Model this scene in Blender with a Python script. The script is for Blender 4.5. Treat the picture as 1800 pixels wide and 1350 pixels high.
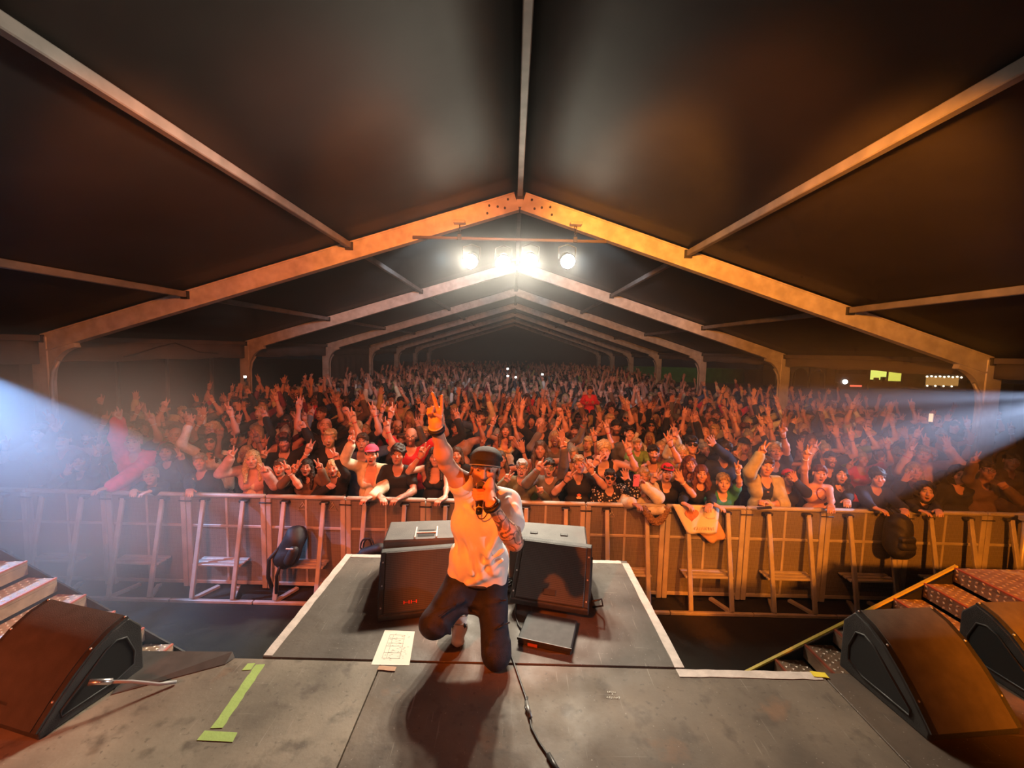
import bpy, bmesh, math, random
import numpy as np
from mathutils import Vector, Matrix

# ------------------------------------------------------------------ scene, camera, world, lights
for o in list(bpy.data.objects):
    bpy.data.objects.remove(o, do_unlink=True)
SC = bpy.context.scene
COL = SC.collection
RNG = random.Random(7)
SC.view_settings.view_transform = 'Standard'
SC.view_settings.look = 'None'
SC.view_settings.gamma = 1.0
SC.view_settings.use_curve_mapping = False
SC.view_settings.exposure = 0.0
SC.cycles.use_denoising = True
SC.cycles.max_bounces = 4
SC.cycles.diffuse_bounces = 3
SC.cycles.glossy_bounces = 2
SC.cycles.use_adaptive_sampling = True
SC.cycles.adaptive_threshold = 0.06
SC.cycles.adaptive_min_samples = 12
SC.cycles.volume_max_steps = 128
SC.cycles.volume_bounces = 0
SC.cycles.volume_step_rate = 4.0

CAM_F, CAM_P, CAM_R, CAM_Y = 731.93, -0.081, 0.0242, 0.0013
def camera():
    cy, sy, cp, sp = math.cos(CAM_Y), math.sin(CAM_Y), math.cos(CAM_P), math.sin(CAM_P)
    f = Vector((-sy * cp, cy * cp, sp)); r = Vector((cy, sy, 0)); u = r.cross(f)
    c, s = math.cos(CAM_R), math.sin(CAM_R)
    r2, u2 = r * c + u * s, u * c - r * s
    d = bpy.data.cameras.new('camera'); o = bpy.data.objects.new('camera', d); COL.objects.link(o)
    d.sensor_fit = 'HORIZONTAL'; d.sensor_width = 36.0; d.lens = CAM_F / 1800 * 36.0
    d.clip_start = 0.02; d.clip_end = 400
    m = Matrix((r2, u2, -f)).transposed().to_4x4(); m.translation = Vector((-0.0442, 0, 3.0))
    o.matrix_world = m
    SC.camera = o
camera()

W = bpy.data.worlds.new('night'); SC.world = W; W.use_nodes = True
W.node_tree.nodes['Background'].inputs[0].default_value = (0.0022, 0.0024, 0.003, 1)
W.node_tree.nodes['Background'].inputs[1].default_value = 1.0

def spot(name, loc, target, col, watts, deg, blend=0.4, radius=0.1):
    d = bpy.data.lights.new(name, 'SPOT'); d.color = col; d.energy = watts
    d.spot_size = math.radians(deg); d.spot_blend = blend; d.shadow_soft_size = radius
    o = bpy.data.objects.new(name, d); COL.objects.link(o); o.location = loc
    o.rotation_euler = (Vector(target) - Vector(loc)).to_track_quat('-Z', 'Y').to_euler()
    return o
ORANGE = (1.0, 0.27, 0.05)
RED = (1.0, 0.165, 0.045)
for i, (x, w, c) in enumerate([(-3.0, 430, RED), (-1.1, 620, RED), (1.3, 740, ORANGE), (3.0, 560, ORANGE)]):
    spot('wash_light', (x, 1.15, 4.35), (x * (1.15 if x < 2 else 0.8), 9.5, 1.7), c, w, 84 if x < 2 else 70, 0.5 if x < 2 else 0.8, 0.12)
spot('fill_light', (-3.6, -2.4, 4.2), (-3.6, 2.0, 1.2), RED, 2000, 46, 0.8, 0.2)
spot('fill_light', (3.6, -2.4, 4.2), (4.1, 2.6, 1.2), (1.0, 0.24, 0.012), 4200, 46, 0.8, 0.2)
spot('fill_light', (0.0, -2.6, 4.2), (0.0, 2.9, 1.2), (1.0, 0.20, 0.07), 260, 54, 0.8, 0.2)
spot('key_light', (-1.4, 0.2, 3.9), (-0.27, 2.35, 1.97), (1.0, 0.14, 0.003), 760, 27, 0.5, 0.06)
for x, tx, tz, w, c in ((-0.6, -1.7, 4.66, 1500, (1.0, 0.25, 0.03)), (0.6, 1.7, 4.66, 2500, (1.0, 0.34, 0.035)), (-1.2, -5.0, 3.75, 900, (1.0, 0.22, 0.03)), (1.2, 5.0, 3.75, 2100, (1.0, 0.30, 0.03))):
    spot('rafter_light', (x, 1.2, 4.1), (tx, 6.5, tz), c, w, 34 if abs(tx) < 3 else 40, 0.6, 0.1)
spot('side_light', (3.3, 1.75, 2.25), (-0.50, 2.24, 1.74), (0.92, 0.94, 1.0), 165, 36, 0.5, 0.05)
BLIND = [(-0.725, 4.36), (-0.229, 4.354), (0.179, 4.39), (0.745, 4.394)]
for i, (x, z) in enumerate(BLIND):
    spot('blinder_light', (x, 6.30, z), (x * 0.6 - 1.5, 1.3, 1.2), (1.0, 0.86, 0.66), 900 if i == 2 else 420, 100, 0.8, 0.09)
for x in (-1.2, 1.0): spot('rear_haze_fill', (x, 6.75, 4.45), (x * 3, 18, 4.1), (0.62, 0.86, 1.0), 420, 80, 0.6, 0.1)  # added unseen spots that brighten the haze behind the bar
BEAM = (0.29, 0.53, 1.0)
spot('beam_left', (-6.0, 4.05, 2.98), (-4.5, 3.95, 1.66), BEAM, 1900, 40, 0.3, 0.012)
spot('beam_right', (7.05, 4.9, 2.66), (2.05, 5.2, 1.42), (0.52, 0.66, 1.0), 1500, 29, 0.3, 0.012)

# ------------------------------------------------------------------ materials
MATS = {}
def mat(name, col, rough=0.6, metal=0.0, var=0.0, scale=8.0, bump=0.0, bscale=60.0, spec=0.5, attr=None, col2=None, dist=0.0):
    """Principled; colour varied between col and col2 (or darker/lighter) by noise; fine bump."""
    if name in MATS: return MATS[name]
    m = bpy.data.materials.new(name); m.use_nodes = True; nt = m.node_tree; b = nt.nodes['Principled BSDF']
    b.inputs['Base Color'].default_value = (*col, 1); b.inputs['Roughness'].default_value = rough
    b.inputs['Metallic'].default_value = metal; b.inputs['Specular IOR Level'].default_value = spec
    tc = None
    if var or bump:
        tc = nt.nodes.new('ShaderNodeTexCoord')
    if attr:
        a = nt.nodes.new('ShaderNodeAttribute'); a.attribute_name = attr
        nt.links.new(a.outputs['Color'], b.inputs['Base Color'])
    elif var:
        n = nt.nodes.new('ShaderNodeTexNoise'); n.inputs['Scale'].default_value = scale; n.inputs['Detail'].default_value = 6
        n.inputs['Distortion'].default_value = dist
        r = nt.nodes.new('ShaderNodeValToRGB')
        c2 = col2 or tuple(min(1, c * (1 + var)) for c in col); c1 = col if col2 else tuple(c * (1 - var) for c in col)
        r.color_ramp.elements[0].color = (*c1, 1); r.color_ramp.elements[0].position = 0.35
        r.color_ramp.elements[1].color = (*c2, 1); r.color_ramp.elements[1].position = 0.68
        nt.links.new(tc.outputs['Object'], n.inputs['Vector']); nt.links.new(n.outputs['Fac'], r.inputs['Fac'])
        nt.links.new(r.outputs['Color'], b.inputs['Base Color'])
    if bump:
        n2 = nt.nodes.new('ShaderNodeTexNoise'); n2.inputs['Scale'].default_value = bscale; n2.inputs['Detail'].default_value = 4
        bp = nt.nodes.new('ShaderNodeBump'); bp.inputs['Strength'].default_value = bump; bp.inputs['Distance'].default_value = 0.01
        nt.links.new(tc.outputs['Object'], n2.inputs['Vector']); nt.links.new(n2.outputs['Fac'], bp.inputs['Height'])
        nt.links.new(bp.outputs['Normal'], b.inputs['Normal'])
    MATS[name] = m
    return m
def emit(name, col, strength):
    if name in MATS: return MATS[name]
    m = bpy.data.materials.new(name); m.use_nodes = True; b = m.node_tree.nodes['Principled BSDF']
    b.inputs['Base Color'].default_value = (0, 0, 0, 1)
    b.inputs['Emission Color'].default_value = (*col, 1); b.inputs['Emission Strength'].default_value = strength
    MATS[name] = m
    return m

ALU = mat('aluminium', (0.55, 0.53, 0.50), 0.42, 0.35, 0.18, 5, 0.15, 40)
ALU_RAFTER = mat('scuffed_aluminium', (0.46, 0.43, 0.39), 0.5, 0.15, 1, 6, 0.2, 30, col2=(0.66, 0.63, 0.58))
DARK_STEEL = mat('dark_steel', (0.05, 0.05, 0.05), 0.5, 0.5, 0.3, 9)
BLACK = mat('black_paint', (0.012, 0.012, 0.013), 0.55, 0, 0.3, 12, 0.15, 120)
CAB = mat('speaker_paint', (0.030, 0.029, 0.028), 0.55, 0, 0.25, 14, 0.35, 260)
CAB_TOP = mat('worn_speaker_paint', (0.085, 0.082, 0.077), 0.6, 0, 0.2, 7, 0.3, 200)
ROOF = mat('blackout_canvas', (0.026, 0.022, 0.020), 0.58, 0, 0.12, 1.5, 0.4, 2.2, 0.22)
PURLIN = mat('shaded_aluminium', (0.20, 0.18, 0.17), 0.55, 0.15, 0.2, 5)  # same aluminium as the rafters, darkened to paint in dim light
VAL = mat('valance_canvas', (0.13, 0.11, 0.10), 0.7, 0, 0.15, 2, 0.2, 6)
WHITE_TAPE = mat('white_tape', (0.54, 0.47, 0.43), 0.55, 0, 0.14, 16, 0.2, 60)
GREEN_TAPE = mat('green_tape', (0.33, 0.46, 0.13), 0.55, 0, 0.06, 14, 0.15, 70)
YELLOW = mat('yellow_edge', (0.75, 0.60, 0.05), 0.5, 0, 0.15, 9)
PAPER = mat('paper', (0.80, 0.76, 0.66), 0.8, 0, 0.03, 6)
INK = mat('ink', (0.25, 0.22, 0.17), 0.8)
RUBBER = mat('rubber', (0.02, 0.019, 0.018), 0.6, 0, 0.3, 9, 0.2, 60)
CABLE = mat('cable_rubber', (0.03, 0.028, 0.027), 0.45)
GROUND = mat('trodden_ground', (0.020, 0.017, 0.013), 0.95, 0, 0.4, 1.2, 0.6, 8)

def deck_material(name, tr, tg, tb):
    m = bpy.data.materials.new(name); m.use_nodes = True; nt = m.node_tree; b = nt.nodes['Principled BSDF']
    tc = nt.nodes.new('ShaderNodeTexCoord')
    def noise(scale, detail, sx=1, sy=1, rot=0):
        mp = nt.nodes.new('ShaderNodeMapping'); mp.inputs['Scale'].default_value = (sx, sy, 1); mp.inputs['Rotation'].default_value = (0, 0, rot)
        n = nt.nodes.new('ShaderNodeTexNoise'); n.inputs['Scale'].default_value = scale; n.inputs['Detail'].default_value = detail
        nt.links.new(tc.outputs['Object'], mp.inputs['Vector']); nt.links.new(mp.outputs['Vector'], n.inputs['Vector'])
        return n
    def ramp(n, p0, p1, c0, c1):
        r = nt.nodes.new('ShaderNodeValToRGB'); e = r.color_ramp.elements
        e[0].position, e[1].position = p0, p1; e[0].color, e[1].color = (*c0, 1), (*c1, 1)
        nt.links.new(n.outputs['Fac'], r.inputs['Fac']); return r
    def mix(fac, a, bb):
        x = nt.nodes.new('ShaderNodeMix'); x.data_type = 'RGBA'
        nt.links.new(fac.outputs[0], x.inputs[0]); nt.links.new(a.outputs[2] if a.bl_idname == 'ShaderNodeMix' else a.outputs[0], x.inputs[6])
        if isinstance(bb, tuple): x.inputs[7].default_value = (*bb, 1)
        else: nt.links.new(bb.outputs[0], x.inputs[7])
        return x
    base = ramp(noise(2.2, 8), 0.3, 0.72, (0.080 * tr, 0.067 * tg, 0.054 * tb), (0.215 * tr, 0.186 * tg, 0.150 * tb))
    dirt = mix(ramp(noise(9, 8), 0.56, 0.72, (0, 0, 0), (0.7, 0.7, 0.7)), base, (0.060, 0.045, 0.034))
    rust = mix(ramp(noise(2.6, 6), 0.64, 0.70, (0, 0, 0), (0.5, 0.5, 0.5)), dirt, (0.20, 0.10, 0.05))
    scr = mix(ramp(noise(60, 3, 1, 0.06, 0.6), 0.66, 0.75, (0, 0, 0), (0.5, 0.5, 0.5)), rust, (0.30, 0.27, 0.23))
    scr2 = mix(ramp(noise(50, 3, 0.05, 1, 0.35), 0.68, 0.76, (0, 0, 0), (0.45, 0.45, 0.45)), scr, (0.28, 0.25, 0.21))
    scr2 = mix(ramp(noise(70, 2), 0.70, 0.74, (0, 0, 0), (0.55, 0.55, 0.55)), scr2, (0.34, 0.31, 0.27))
    scr2 = mix(ramp(noise(34, 5), 0.62, 0.72, (0, 0, 0), (0.5, 0.5, 0.5)), scr2, (0.05, 0.04, 0.032))
    nt.links.new(scr2.outputs[2], b.inputs['Base Color'])
    rr = ramp(noise(5, 6), 0.3, 0.7, (0.55, 0.55, 0.55), (0.8, 0.8, 0.8)); nt.links.new(rr.outputs[0], b.inputs['Roughness'])
    bp = nt.nodes.new('ShaderNodeBump'); bp.inputs['Strength'].default_value = 0.25; bp.inputs['Distance'].default_value = 0.004
    nt.links.new(noise(45, 6).outputs['Fac'], bp.inputs['Height']); nt.links.new(bp.outputs['Normal'], b.inputs['Normal'])
    return m
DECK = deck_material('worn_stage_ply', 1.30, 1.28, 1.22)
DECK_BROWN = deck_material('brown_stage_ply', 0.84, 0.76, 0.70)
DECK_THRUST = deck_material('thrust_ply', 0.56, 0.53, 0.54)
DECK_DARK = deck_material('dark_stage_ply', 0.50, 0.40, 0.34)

def perforated(name, base, hole, scale, metal, rough=0.5, axes='XZ'):
    """sheet punched with round holes, dark behind"""
    m = bpy.data.materials.new(name); m.use_nodes = True; nt = m.node_tree; b = nt.nodes['Principled BSDF']
    tc = nt.nodes.new('ShaderNodeTexCoord'); sp = nt.nodes.new('ShaderNodeSeparateXYZ'); nt.links.new(tc.outputs['Object'], sp.inputs[0])
    cb = nt.nodes.new('ShaderNodeCombineXYZ')
    nt.links.new(sp.outputs['XYZ'.index(axes[0])], cb.inputs[0]); nt.links.new(sp.outputs['XYZ'.index(axes[1])], cb.inputs[1])
    v = nt.nodes.new('ShaderNodeTexVoronoi'); v.inputs['Scale'].default_value = scale; v.inputs['Randomness'].default_value = 0.0; v.voronoi_dimensions = '2D'
    nt.links.new(cb.outputs[0], v.inputs['Vector'])
    r = nt.nodes.new('ShaderNodeValToRGB'); e = r.color_ramp.elements
    e[0].position, e[1].position = 0.26, 0.34; e[0].color, e[1].color = (*hole, 1), (*base, 1)
    nt.links.new(v.outputs['Distance'], r.inputs['Fac']); nt.links.new(r.outputs['Color'], b.inputs['Base Color'])
    b.inputs['Metallic'].default_value = metal; b.inputs['Roughness'].default_value = rough
    return m
MESHP = perforated('perforated_aluminium', (0.28, 0.26, 0.23), (0.035, 0.03, 0.027), 80, 0.2)
LIT_GRILLE = mat('lit_grille', (0.13, 0.105, 0.08), 0.75, 0, 0.15, 14, 0.4, 300)  # grille lightened and browned: orange stage light put into the colour
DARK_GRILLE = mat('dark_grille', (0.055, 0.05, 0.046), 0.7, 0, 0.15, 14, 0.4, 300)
GRILLE = perforated('speaker_grille', (0.060, 0.057, 0.053), (0.016, 0.016, 0.016), 120, 0.1, 0.6)

# ------------------------------------------------------------------ mesh helpers
def link(name, me, m=None, parent=None, loc=None):
    o = bpy.data.objects.new(name, me); COL.objects.link(o)
    if me is not None and m is not None and len(me.materials) == 0: me.materials.append(m)
    if parent is not None: o.parent = parent
    if loc is not None: o.location = loc
    return o
def tag(o, label=None, cat=None, group=None, kind=None):
    if label: o['label'] = label
    if cat: o['category'] = cat
    if group: o['group'] = group
    if kind: o['kind'] = kind
    return o
def empty(name, loc=(0, 0, 0), rz=0.0):
    o = bpy.data.objects.new(name, None); COL.objects.link(o); o.location = loc; o.rotation_euler = (0, 0, rz); o.empty_display_size = 0.1
    return o
def pydata(name, v, f, smooth=False):
    me = bpy.data.meshes.new(name); me.from_pydata([tuple(map(float, p)) for p in v], [], f); me.update()
    if smooth: me.polygons.foreach_set('use_smooth', [True] * len(me.polygons))
    return me
def bm_mesh(name, bm, smooth=False):
    me = bpy.data.meshes.new(name); bmesh.ops.recalc_face_normals(bm, faces=bm.faces); bm.to_mesh(me); bm.free()
    if smooth: me.polygons.foreach_set('use_smooth', [True] * len(me.polygons))
    return me
def add_box(bm, lo, hi, bev=0.0, M=None):
    t = bmesh.new(); bmesh.ops.create_cube(t, size=1.0)
    for v in t.verts: v.co = Vector([(lo[i] + hi[i]) / 2 + v.co[i] * (hi[i] - lo[i]) for i in range(3)])
    if bev: bmesh.ops.bevel(t, geom=t.edges[:], offset=bev, segments=1, affect='EDGES', profile=0.5)
    if M is not None: bmesh.ops.transform(t, matrix=M, verts=t.verts)
    me = bpy.data.meshes.new('tmp'); t.to_mesh(me); t.free(); bm.from_mesh(me); bpy.data.meshes.remove(me)
def box(name, lo, hi, m, parent=None, bev=0.0, M=None):
    bm = bmesh.new(); add_box(bm, lo, hi, bev, M); return link(name, bm_mesh(name, bm), m, parent)
def add_beam(bm, a, b, w, h, bev=0.0, up=(0, 0, 1)):
    """square-section bar from a to b, w across, h along up"""
    a, b = Vector(a), Vector(b); d = b - a; L = d.length; d.normalize()
    u = Vector(up); s = d.cross(u); s.normalize(); u = s.cross(d)
    M = Matrix((s, d, u)).transposed().to_4x4(); M.translation = a
    add_box(bm, (-w / 2, 0, -h / 2), (w / 2, L, h / 2), bev, M)
def beam(name, a, b, w, h, m, parent=None, bev=0.0, up=(0, 0, 1)):
    bm = bmesh.new(); add_beam(bm, a, b, w, h, bev, up); return link(name, bm_mesh(name, bm), m, parent)
def add_tube(bm, pts, r, seg=8, closed=False):
    pts = [Vector(p) for p in pts]; n = len(pts); rings = []
    rs = r if isinstance(r, (list, tuple)) else [r] * n
    nrm = None
    for i in range(n):
        if closed: t = pts[(i + 1) % n] - pts[i - 1]
        else: t = pts[min(i + 1, n - 1)] - pts[max(i - 1, 0)]
        t.normalize()
        if nrm is None: nrm = t.orthogonal()
        nrm = nrm - t * nrm.dot(t)
        if nrm.length < 1e-6: nrm = t.orthogonal()
        nrm.normalize(); bi = t.cross(nrm)
        rings.append([bm.verts.new(pts[i] + (nrm * math.cos(2 * math.pi * k / seg) + bi * math.sin(2 * math.pi * k / seg)) * rs[i]) for k in range(seg)])
    for i in range(n if closed else n - 1):
        A, B = rings[i], rings[(i + 1) % n]
        for k in range(seg): bm.faces.new((A[k], A[(k + 1) % seg], B[(k + 1) % seg], B[k]))
    if not closed:
        bm.faces.new(rings[0][::-1]); bm.faces.new(rings[-1])
def tube(name, pts, r, m, parent=None, seg=8, closed=False):
    bm = bmesh.new(); add_tube(bm, pts, r, seg, closed); return link(name, bm_mesh(name, bm, True), m, parent)
def prism(name, poly, thick, m, parent=None, M=None, bev=0.0):
    """poly in XY extruded by thick along +Z, placed by M"""
    bm = bmesh.new(); vs = [bm.verts.new((p[0], p[1], 0)) for p in poly]; f = bm.faces.new(vs)
    r = bmesh.ops.extrude_face_region(bm, geom=[f]); bmesh.ops.translate(bm, vec=(0, 0, thick), verts=[v for v in r['geom'] if isinstance(v, bmesh.types.BMVert)])
    if bev: bmesh.ops.bevel(bm, geom=bm.edges[:], offset=bev, segments=2, affect='EDGES', profile=0.5)
    if M is not None: bmesh.ops.transform(bm, matrix=M, verts=bm.verts)
    return link(name, bm_mesh(name, bm), m, parent)
def flat_strip(name, pts, z, m, parent=None, t=0.002):
    """a flat polygon lying on a floor at height z with thickness t"""
    return prism(name, pts, t, m, parent, Matrix.Translation((0, 0, z)))
def basis(x, y, z, o):
    M = Matrix((Vector(x), Vector(y), Vector(z))).transposed().to_4x4(); M.translation = Vector(o); return M

# ------------------------------------------------------------------ the ground and the tent
SZ = 1.2                                    # stage height
tag(box('floor', (-60, -8, -0.2), (70, 90, 0.0), GROUND), kind='structure')
RIDGE, EAVE, HALF = 5.42, 3.06, 7.5          # underside of roof skin
SL = (RIDGE - EAVE) / HALF
FR = [1.6 + 5.0 * k for k in range(-1, 8)]
def roof_z(x): return RIDGE - SL * abs(x)
def tent_frame(y, first=False):
    g = empty('tent_frame', (0, y, 0)); tag(g, kind='structure')
    for s in (-1, 1):
        # rafter: web with a lip along both edges
        bm = bmesh.new(); up = Vector((s * SL, 0, 1)).normalized()
        a = Vector((0.05 * s, 0, roof_z(0.05) - 0.14)); b = Vector((s * 7.42, 0, roof_z(7.42) - 0.14))
        add_beam(bm, a, b, 0.11, 0.245, 0, up)
        for q in (-0.124, 0.124): add_beam(bm, a + up * q, b + up * q, 0.14, 0.022, 0, up)
        link('rafter', bm_mesh('rafter', bm), ALU_RAFTER, g)
        bm = bmesh.new(); add_box(bm, (s * 7.5 - 0.13, -0.065, 0), (s * 7.5 + 0.13, 0.065, EAVE - 0.02), 0.012)
        link('column', bm_mesh('column', bm), ALU_RAFTER, g)
        # curved haunch between column and rafter
        pts = []
        for k in range(7):
            t = k / 6 * math.pi / 2
            pts.append((s * (7.36 - 0.42 * (1 - math.cos(t))), 2.36 + 0.42 * math.sin(t) + 0.10 * (k / 6)))
        poly = [(s * 7.40, 2.30)] + pts + [(s * 7.0, roof_z(7.0) - 0.16), (s * 7.40, roof_z(7.4) - 0.10)]
        if s > 0: poly = poly[::-1]
        prism('haunch', poly, 0.10, ALU_RAFTER, g, basis((1, 0, 0), (0, 0, 1), (0, -1, 0), (0, 0.05, 0)))
        tube('curtain_pole', [(s * 7.30, -0.09, 0.05)] + [(s * 7.30, -0.09, z) for z in (1.2, 2.3)] + [(s * 7.26, -0.09, 2.5), (s * 7.16, -0.09, 2.66)], 0.028, ALU, g)
        box('base_plate', (s * 7.5 - 0.24, -0.2, 0), (s * 7.5 + 0.24, 0.2, 0.02), DARK_STEEL, g)
        if first:
            for (q, w) in ((0.12, 0.06), (0.20, -0.05), (0.42, 0.05), (0.48, -0.05), (0.30, 0.0)):
                p = a + (b - a).normalized() * q + up * w
                bm = bmesh.new(); bmesh.ops.create_cone(bm, cap_ends=True, segments=10, radius1=0.018, radius2=0.016, depth=0.02, matrix=Matrix.Translation((p.x, -0.065, p.z)) @ Matrix.Rotation(math.pi / 2, 4, 'X'))
                link('bolt', bm_mesh('bolt', bm), DARK_STEEL, g)
    box('ridge_plate', (-0.05, -0.06, RIDGE - 0.24), (0.05, 0.06, RIDGE - 0.01), ALU_RAFTER, g)
    return g
for y in FR: tent_frame(y, abs(y - 6.6) < 0.1)
for i in range(len(FR) - 1):
    y0, y1 = FR[i] + 0.07, FR[i + 1] - 0.07
    for x in (-7.46, -5.15, -2.6, 0.0, 2.6, 5.15, 7.46):
        g = empty('purlin', (x, 0, 0)); tag(g, kind='structure')
        zz = roof_z(x) - 0.06
        beam('bar', (0, y0, zz), (0, y1, zz), 0.075, 0.09, PURLIN if abs(x) < 7 else VAL, g, 0.008)
        for yy in (y0, y1): box('bracket', (-0.055, yy - 0.03, zz - 0.07), (0.055, yy + 0.03, zz + 0.05), DARK_STEEL, g)
ceil = empty('ceiling'); tag(ceil, kind='structure')
for i in range(len(FR) - 1):
    for s in (-1, 1):
        N, K = 12, 8; v, f = [], []
        for a in range(N + 1):
            for b in range(K + 1):
                x = s * HALF * 1.04 * a / N; yy = FR[i] + 5.0 * b / K
                sag = 0.05 * math.sin(math.pi * b / K) * math.sin(math.pi * min(1, a / N))
                v.append((x, yy, roof_z(x) + 0.03 - sag))
        for a in range(N):
            for b in range(K):
                p = a * (K + 1) + b; q = (p, p + 1, p + K + 2, p + K + 1); f.append(q if s < 0 else q[::-1])
        o = link('roof_panel', pydata('roof_panel', v, f, True), ROOF, ceil)
        md = o.modifiers.new('thick', 'SOLIDIFY'); md.thickness = 0.004
for s, nm in ((-1, 'valance_left'), (1, 'valance_right')):
    g = empty('wall_left' if s < 0 else 'wall_right'); tag(g, kind='structure')
    for i in range(len(FR) - 1):
        v, f = [], []; n = 20
        for a in range(n + 1):
            yy = FR[i] + 0.08 + (5.0 - 0.16) * a / n
            wob = 0.012 * math.sin(a * 1.9)
            for z in (EAVE - 0.08, EAVE - 0.24, (2.62 if s < 0 else 2.75) + 0.015 * math.sin(a * 0.9)): v.append((s * (7.47 + wob * (z < 2.9)), yy, z))
        for a in range(n):
            for b in range(2): p = a * 3 + b; f.append((p, p + 1, p + 4, p + 3))
        o = link('valance_panel', pydata('valance', v, f, True), VAL, g); o.modifiers.new('t', 'SOLIDIFY').thickness = 0.006
# canvas side sheet between two left columns, gable at the far end, back of the stage
def canvas(name, p0, p1, z0, z1, m, parent, amp=0.03):
    p0, p1 = Vector(p0), Vector(p1); n = 28; v, f = [], []; d = (p1 - p0); nn = Vector((-d.y, d.x, 0)).normalized()
    for a in range(n + 1):
        for b in range(4):
            p = p0 + d * a / n + nn * amp * math.sin(a * 1.7 + b * 0.4); v.append((p.x, p.y, z0 + (z1 - z0) * b / 3))
    for a in range(n):
        for b in range(3): q = a * 4 + b; f.append((q, q + 1, q + 5, q + 4))
    o = link(name, pydata(name, v, f, True), m, parent); o.modifiers.new('t', 'SOLIDIFY').thickness = 0.006
    return o
tube('hanging_cable', [(-7.43, 7.9, 2.70), (-7.43, 8.2, 2.76), (-7.43, 8.7, 2.90), (-7.43, 9.1, 2.98), (-7.43, 9.4, 2.90), (-7.43, 9.8, 2.78), (-7.43, 10.4, 2.74)], 0.014, RUBBER, [o for o in COL.objects if o.name == 'wall_left'][0], 5)
wl = [o for o in COL.objects if o.name == 'wall_left'][0]
canvas('side_sheet', (-7.52, 16.75, 0), (-7.52, 21.5, 0), 0.1, 2.75, VAL, wl)
gab = empty('wall_back'); tag(gab, kind='structure')
GABLE = mat('gable_canvas', (0.05, 0.055, 0.055), 0.8, 0, 0.1, 1)
for s in (-1, 1):
    prism('gable_panel', [(0, 0.05), (s * 7.4, 0.05), (s * 7.4, EAVE), (0, RIDGE)][::s], 0.02, GABLE, gab, basis((1, 0, 0), (0, 0, 1), (0, -1, 0), (0, 36.9, 0)))
sb = empty('wall_front'); tag(sb, kind='structure')
box('stage_backdrop', (-7.4, -3.5, 0), (7.4, -3.45, 5.3), BLACK, sb)

# ------------------------------------------------------------------ the stage
stage = empty('stage_floor', (0, 0, 0)); tag(stage, kind='structure')
TX0, TX1, TY0, TY1 = -1.453, 0.987, 2.262, 3.49
def deck(x0, x1, y0, y1, m=DECK):
    t = bmesh.new(); add_box(t, (x0 + 0.003, y0 + 0.003, SZ - 0.04), (x1 - 0.003, y1 - 0.003, SZ), 0.003)
    o = link('deck_panel', bm_mesh('deck_panel', t), m, stage)
    return o
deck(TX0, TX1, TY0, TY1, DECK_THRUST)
XS = [-6.6, -5.64, -3.2, -0.757, 1.76, 4.2, 6.6]
for j in range(4):
    y1 = 2.255 - 1.22 * j
    for a, b in zip(XS, XS[1:]):
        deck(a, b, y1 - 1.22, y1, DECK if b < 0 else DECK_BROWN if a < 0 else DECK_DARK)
box('stage_skirt', (-6.6, 2.2, 0), (TX0, 2.235, SZ - 0.045), BLACK, stage)
box('stage_skirt', (TX1, 2.2, 0), (6.6, 2.235, SZ - 0.045), BLACK, stage)
box('stage_skirt', (TX0, TY1 - 0.05, 0), (TX1, TY1 - 0.02, SZ - 0.045), BLACK, stage)
for x in (TX0 + 0.02, TX1 - 0.05): box('stage_skirt', (x, 2.2, 0), (x + 0.03, TY1 - 0.05, SZ - 0.045), BLACK, stage)
# tapes
def tape(pts, label, m, nm='edge_tape'):
    # ragged long edges
    o = flat_strip(nm, pts, SZ + (0.0035 if 'scrap' in nm else 0.0008), m); tag(o, label, 'tape'); return o
def ragged(x0, y0, x1, y1, w, n=14, seed=1):
    r = random.Random(seed); d = Vector((x1 - x0, y1 - y0)); nn = Vector((-d.y, d.x)).normalized() * w / 2
    A = [(x0 + d.x * i / n + nn.x * (1 + r.uniform(-.10, .10)), y0 + d.y * i / n + nn.y * (1 + r.uniform(-.10, .10))) for i in range(n + 1)]
    B = [(x0 + d.x * i / n - nn.x * (1 + r.uniform(-.10, .10)), y0 + d.y * i / n - nn.y * (1 + r.uniform(-.10, .10))) for i in range(n + 1)]
    return B + A[::-1]
tape(ragged(TX0 + 0.028, 2.275, TX0 + 0.028, 3.48, 0.055, seed=1), 'white tape along the hazy side edge of the stage thrust', WHITE_TAPE)
tape(ragged(TX1 - 0.028, 2.262, TX1 - 0.028, 3.44, 0.055, seed=2), 'white tape along the thrust edge nearest the yellow stair nosing', WHITE_TAPE)
tape(ragged(0.93, 2.222, 1.74, 2.226, 0.055, seed=3), 'white tape along the front stage edge beside the dark pit', WHITE_TAPE)
tape(ragged(TX0 + 0.06, 3.455, -0.98, 3.455, 0.05, seed=4), 'short white tape across the front of the thrust behind the handbag side', WHITE_TAPE)
tape(ragged(0.62, 3.455, TX1 - 0.06, 3.455, 0.05, seed=5), 'short white tape across the thrust front beside the far wedge', WHITE_TAPE)
tape(ragged(-1.392, 1.81, -1.425, 2.205, 0.052, seed=6), 'long strip of green tape on stage pointing at the thrust corner', GREEN_TAPE, 'marking_tape')
tape([(-1.437, 1.748), (-1.272, 1.744), (-1.281, 1.79), (-1.437, 1.796)], 'short wide piece of green tape at the foot of the long strip', GREEN_TAPE, 'marking_tape')
tape([(-1.50, 2.16), (-1.455, 2.165), (-1.46, 2.215), (-1.50, 2.21)], 'small square of green tape beside the top of the long strip', GREEN_TAPE, 'marking_tape')
tape(ragged(1.70, 2.236, 1.78, 2.228, 0.04, 4, 8), 'crumpled yellow tape scrap at end of white edge tape', YELLOW, 'tape_scrap')
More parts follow.
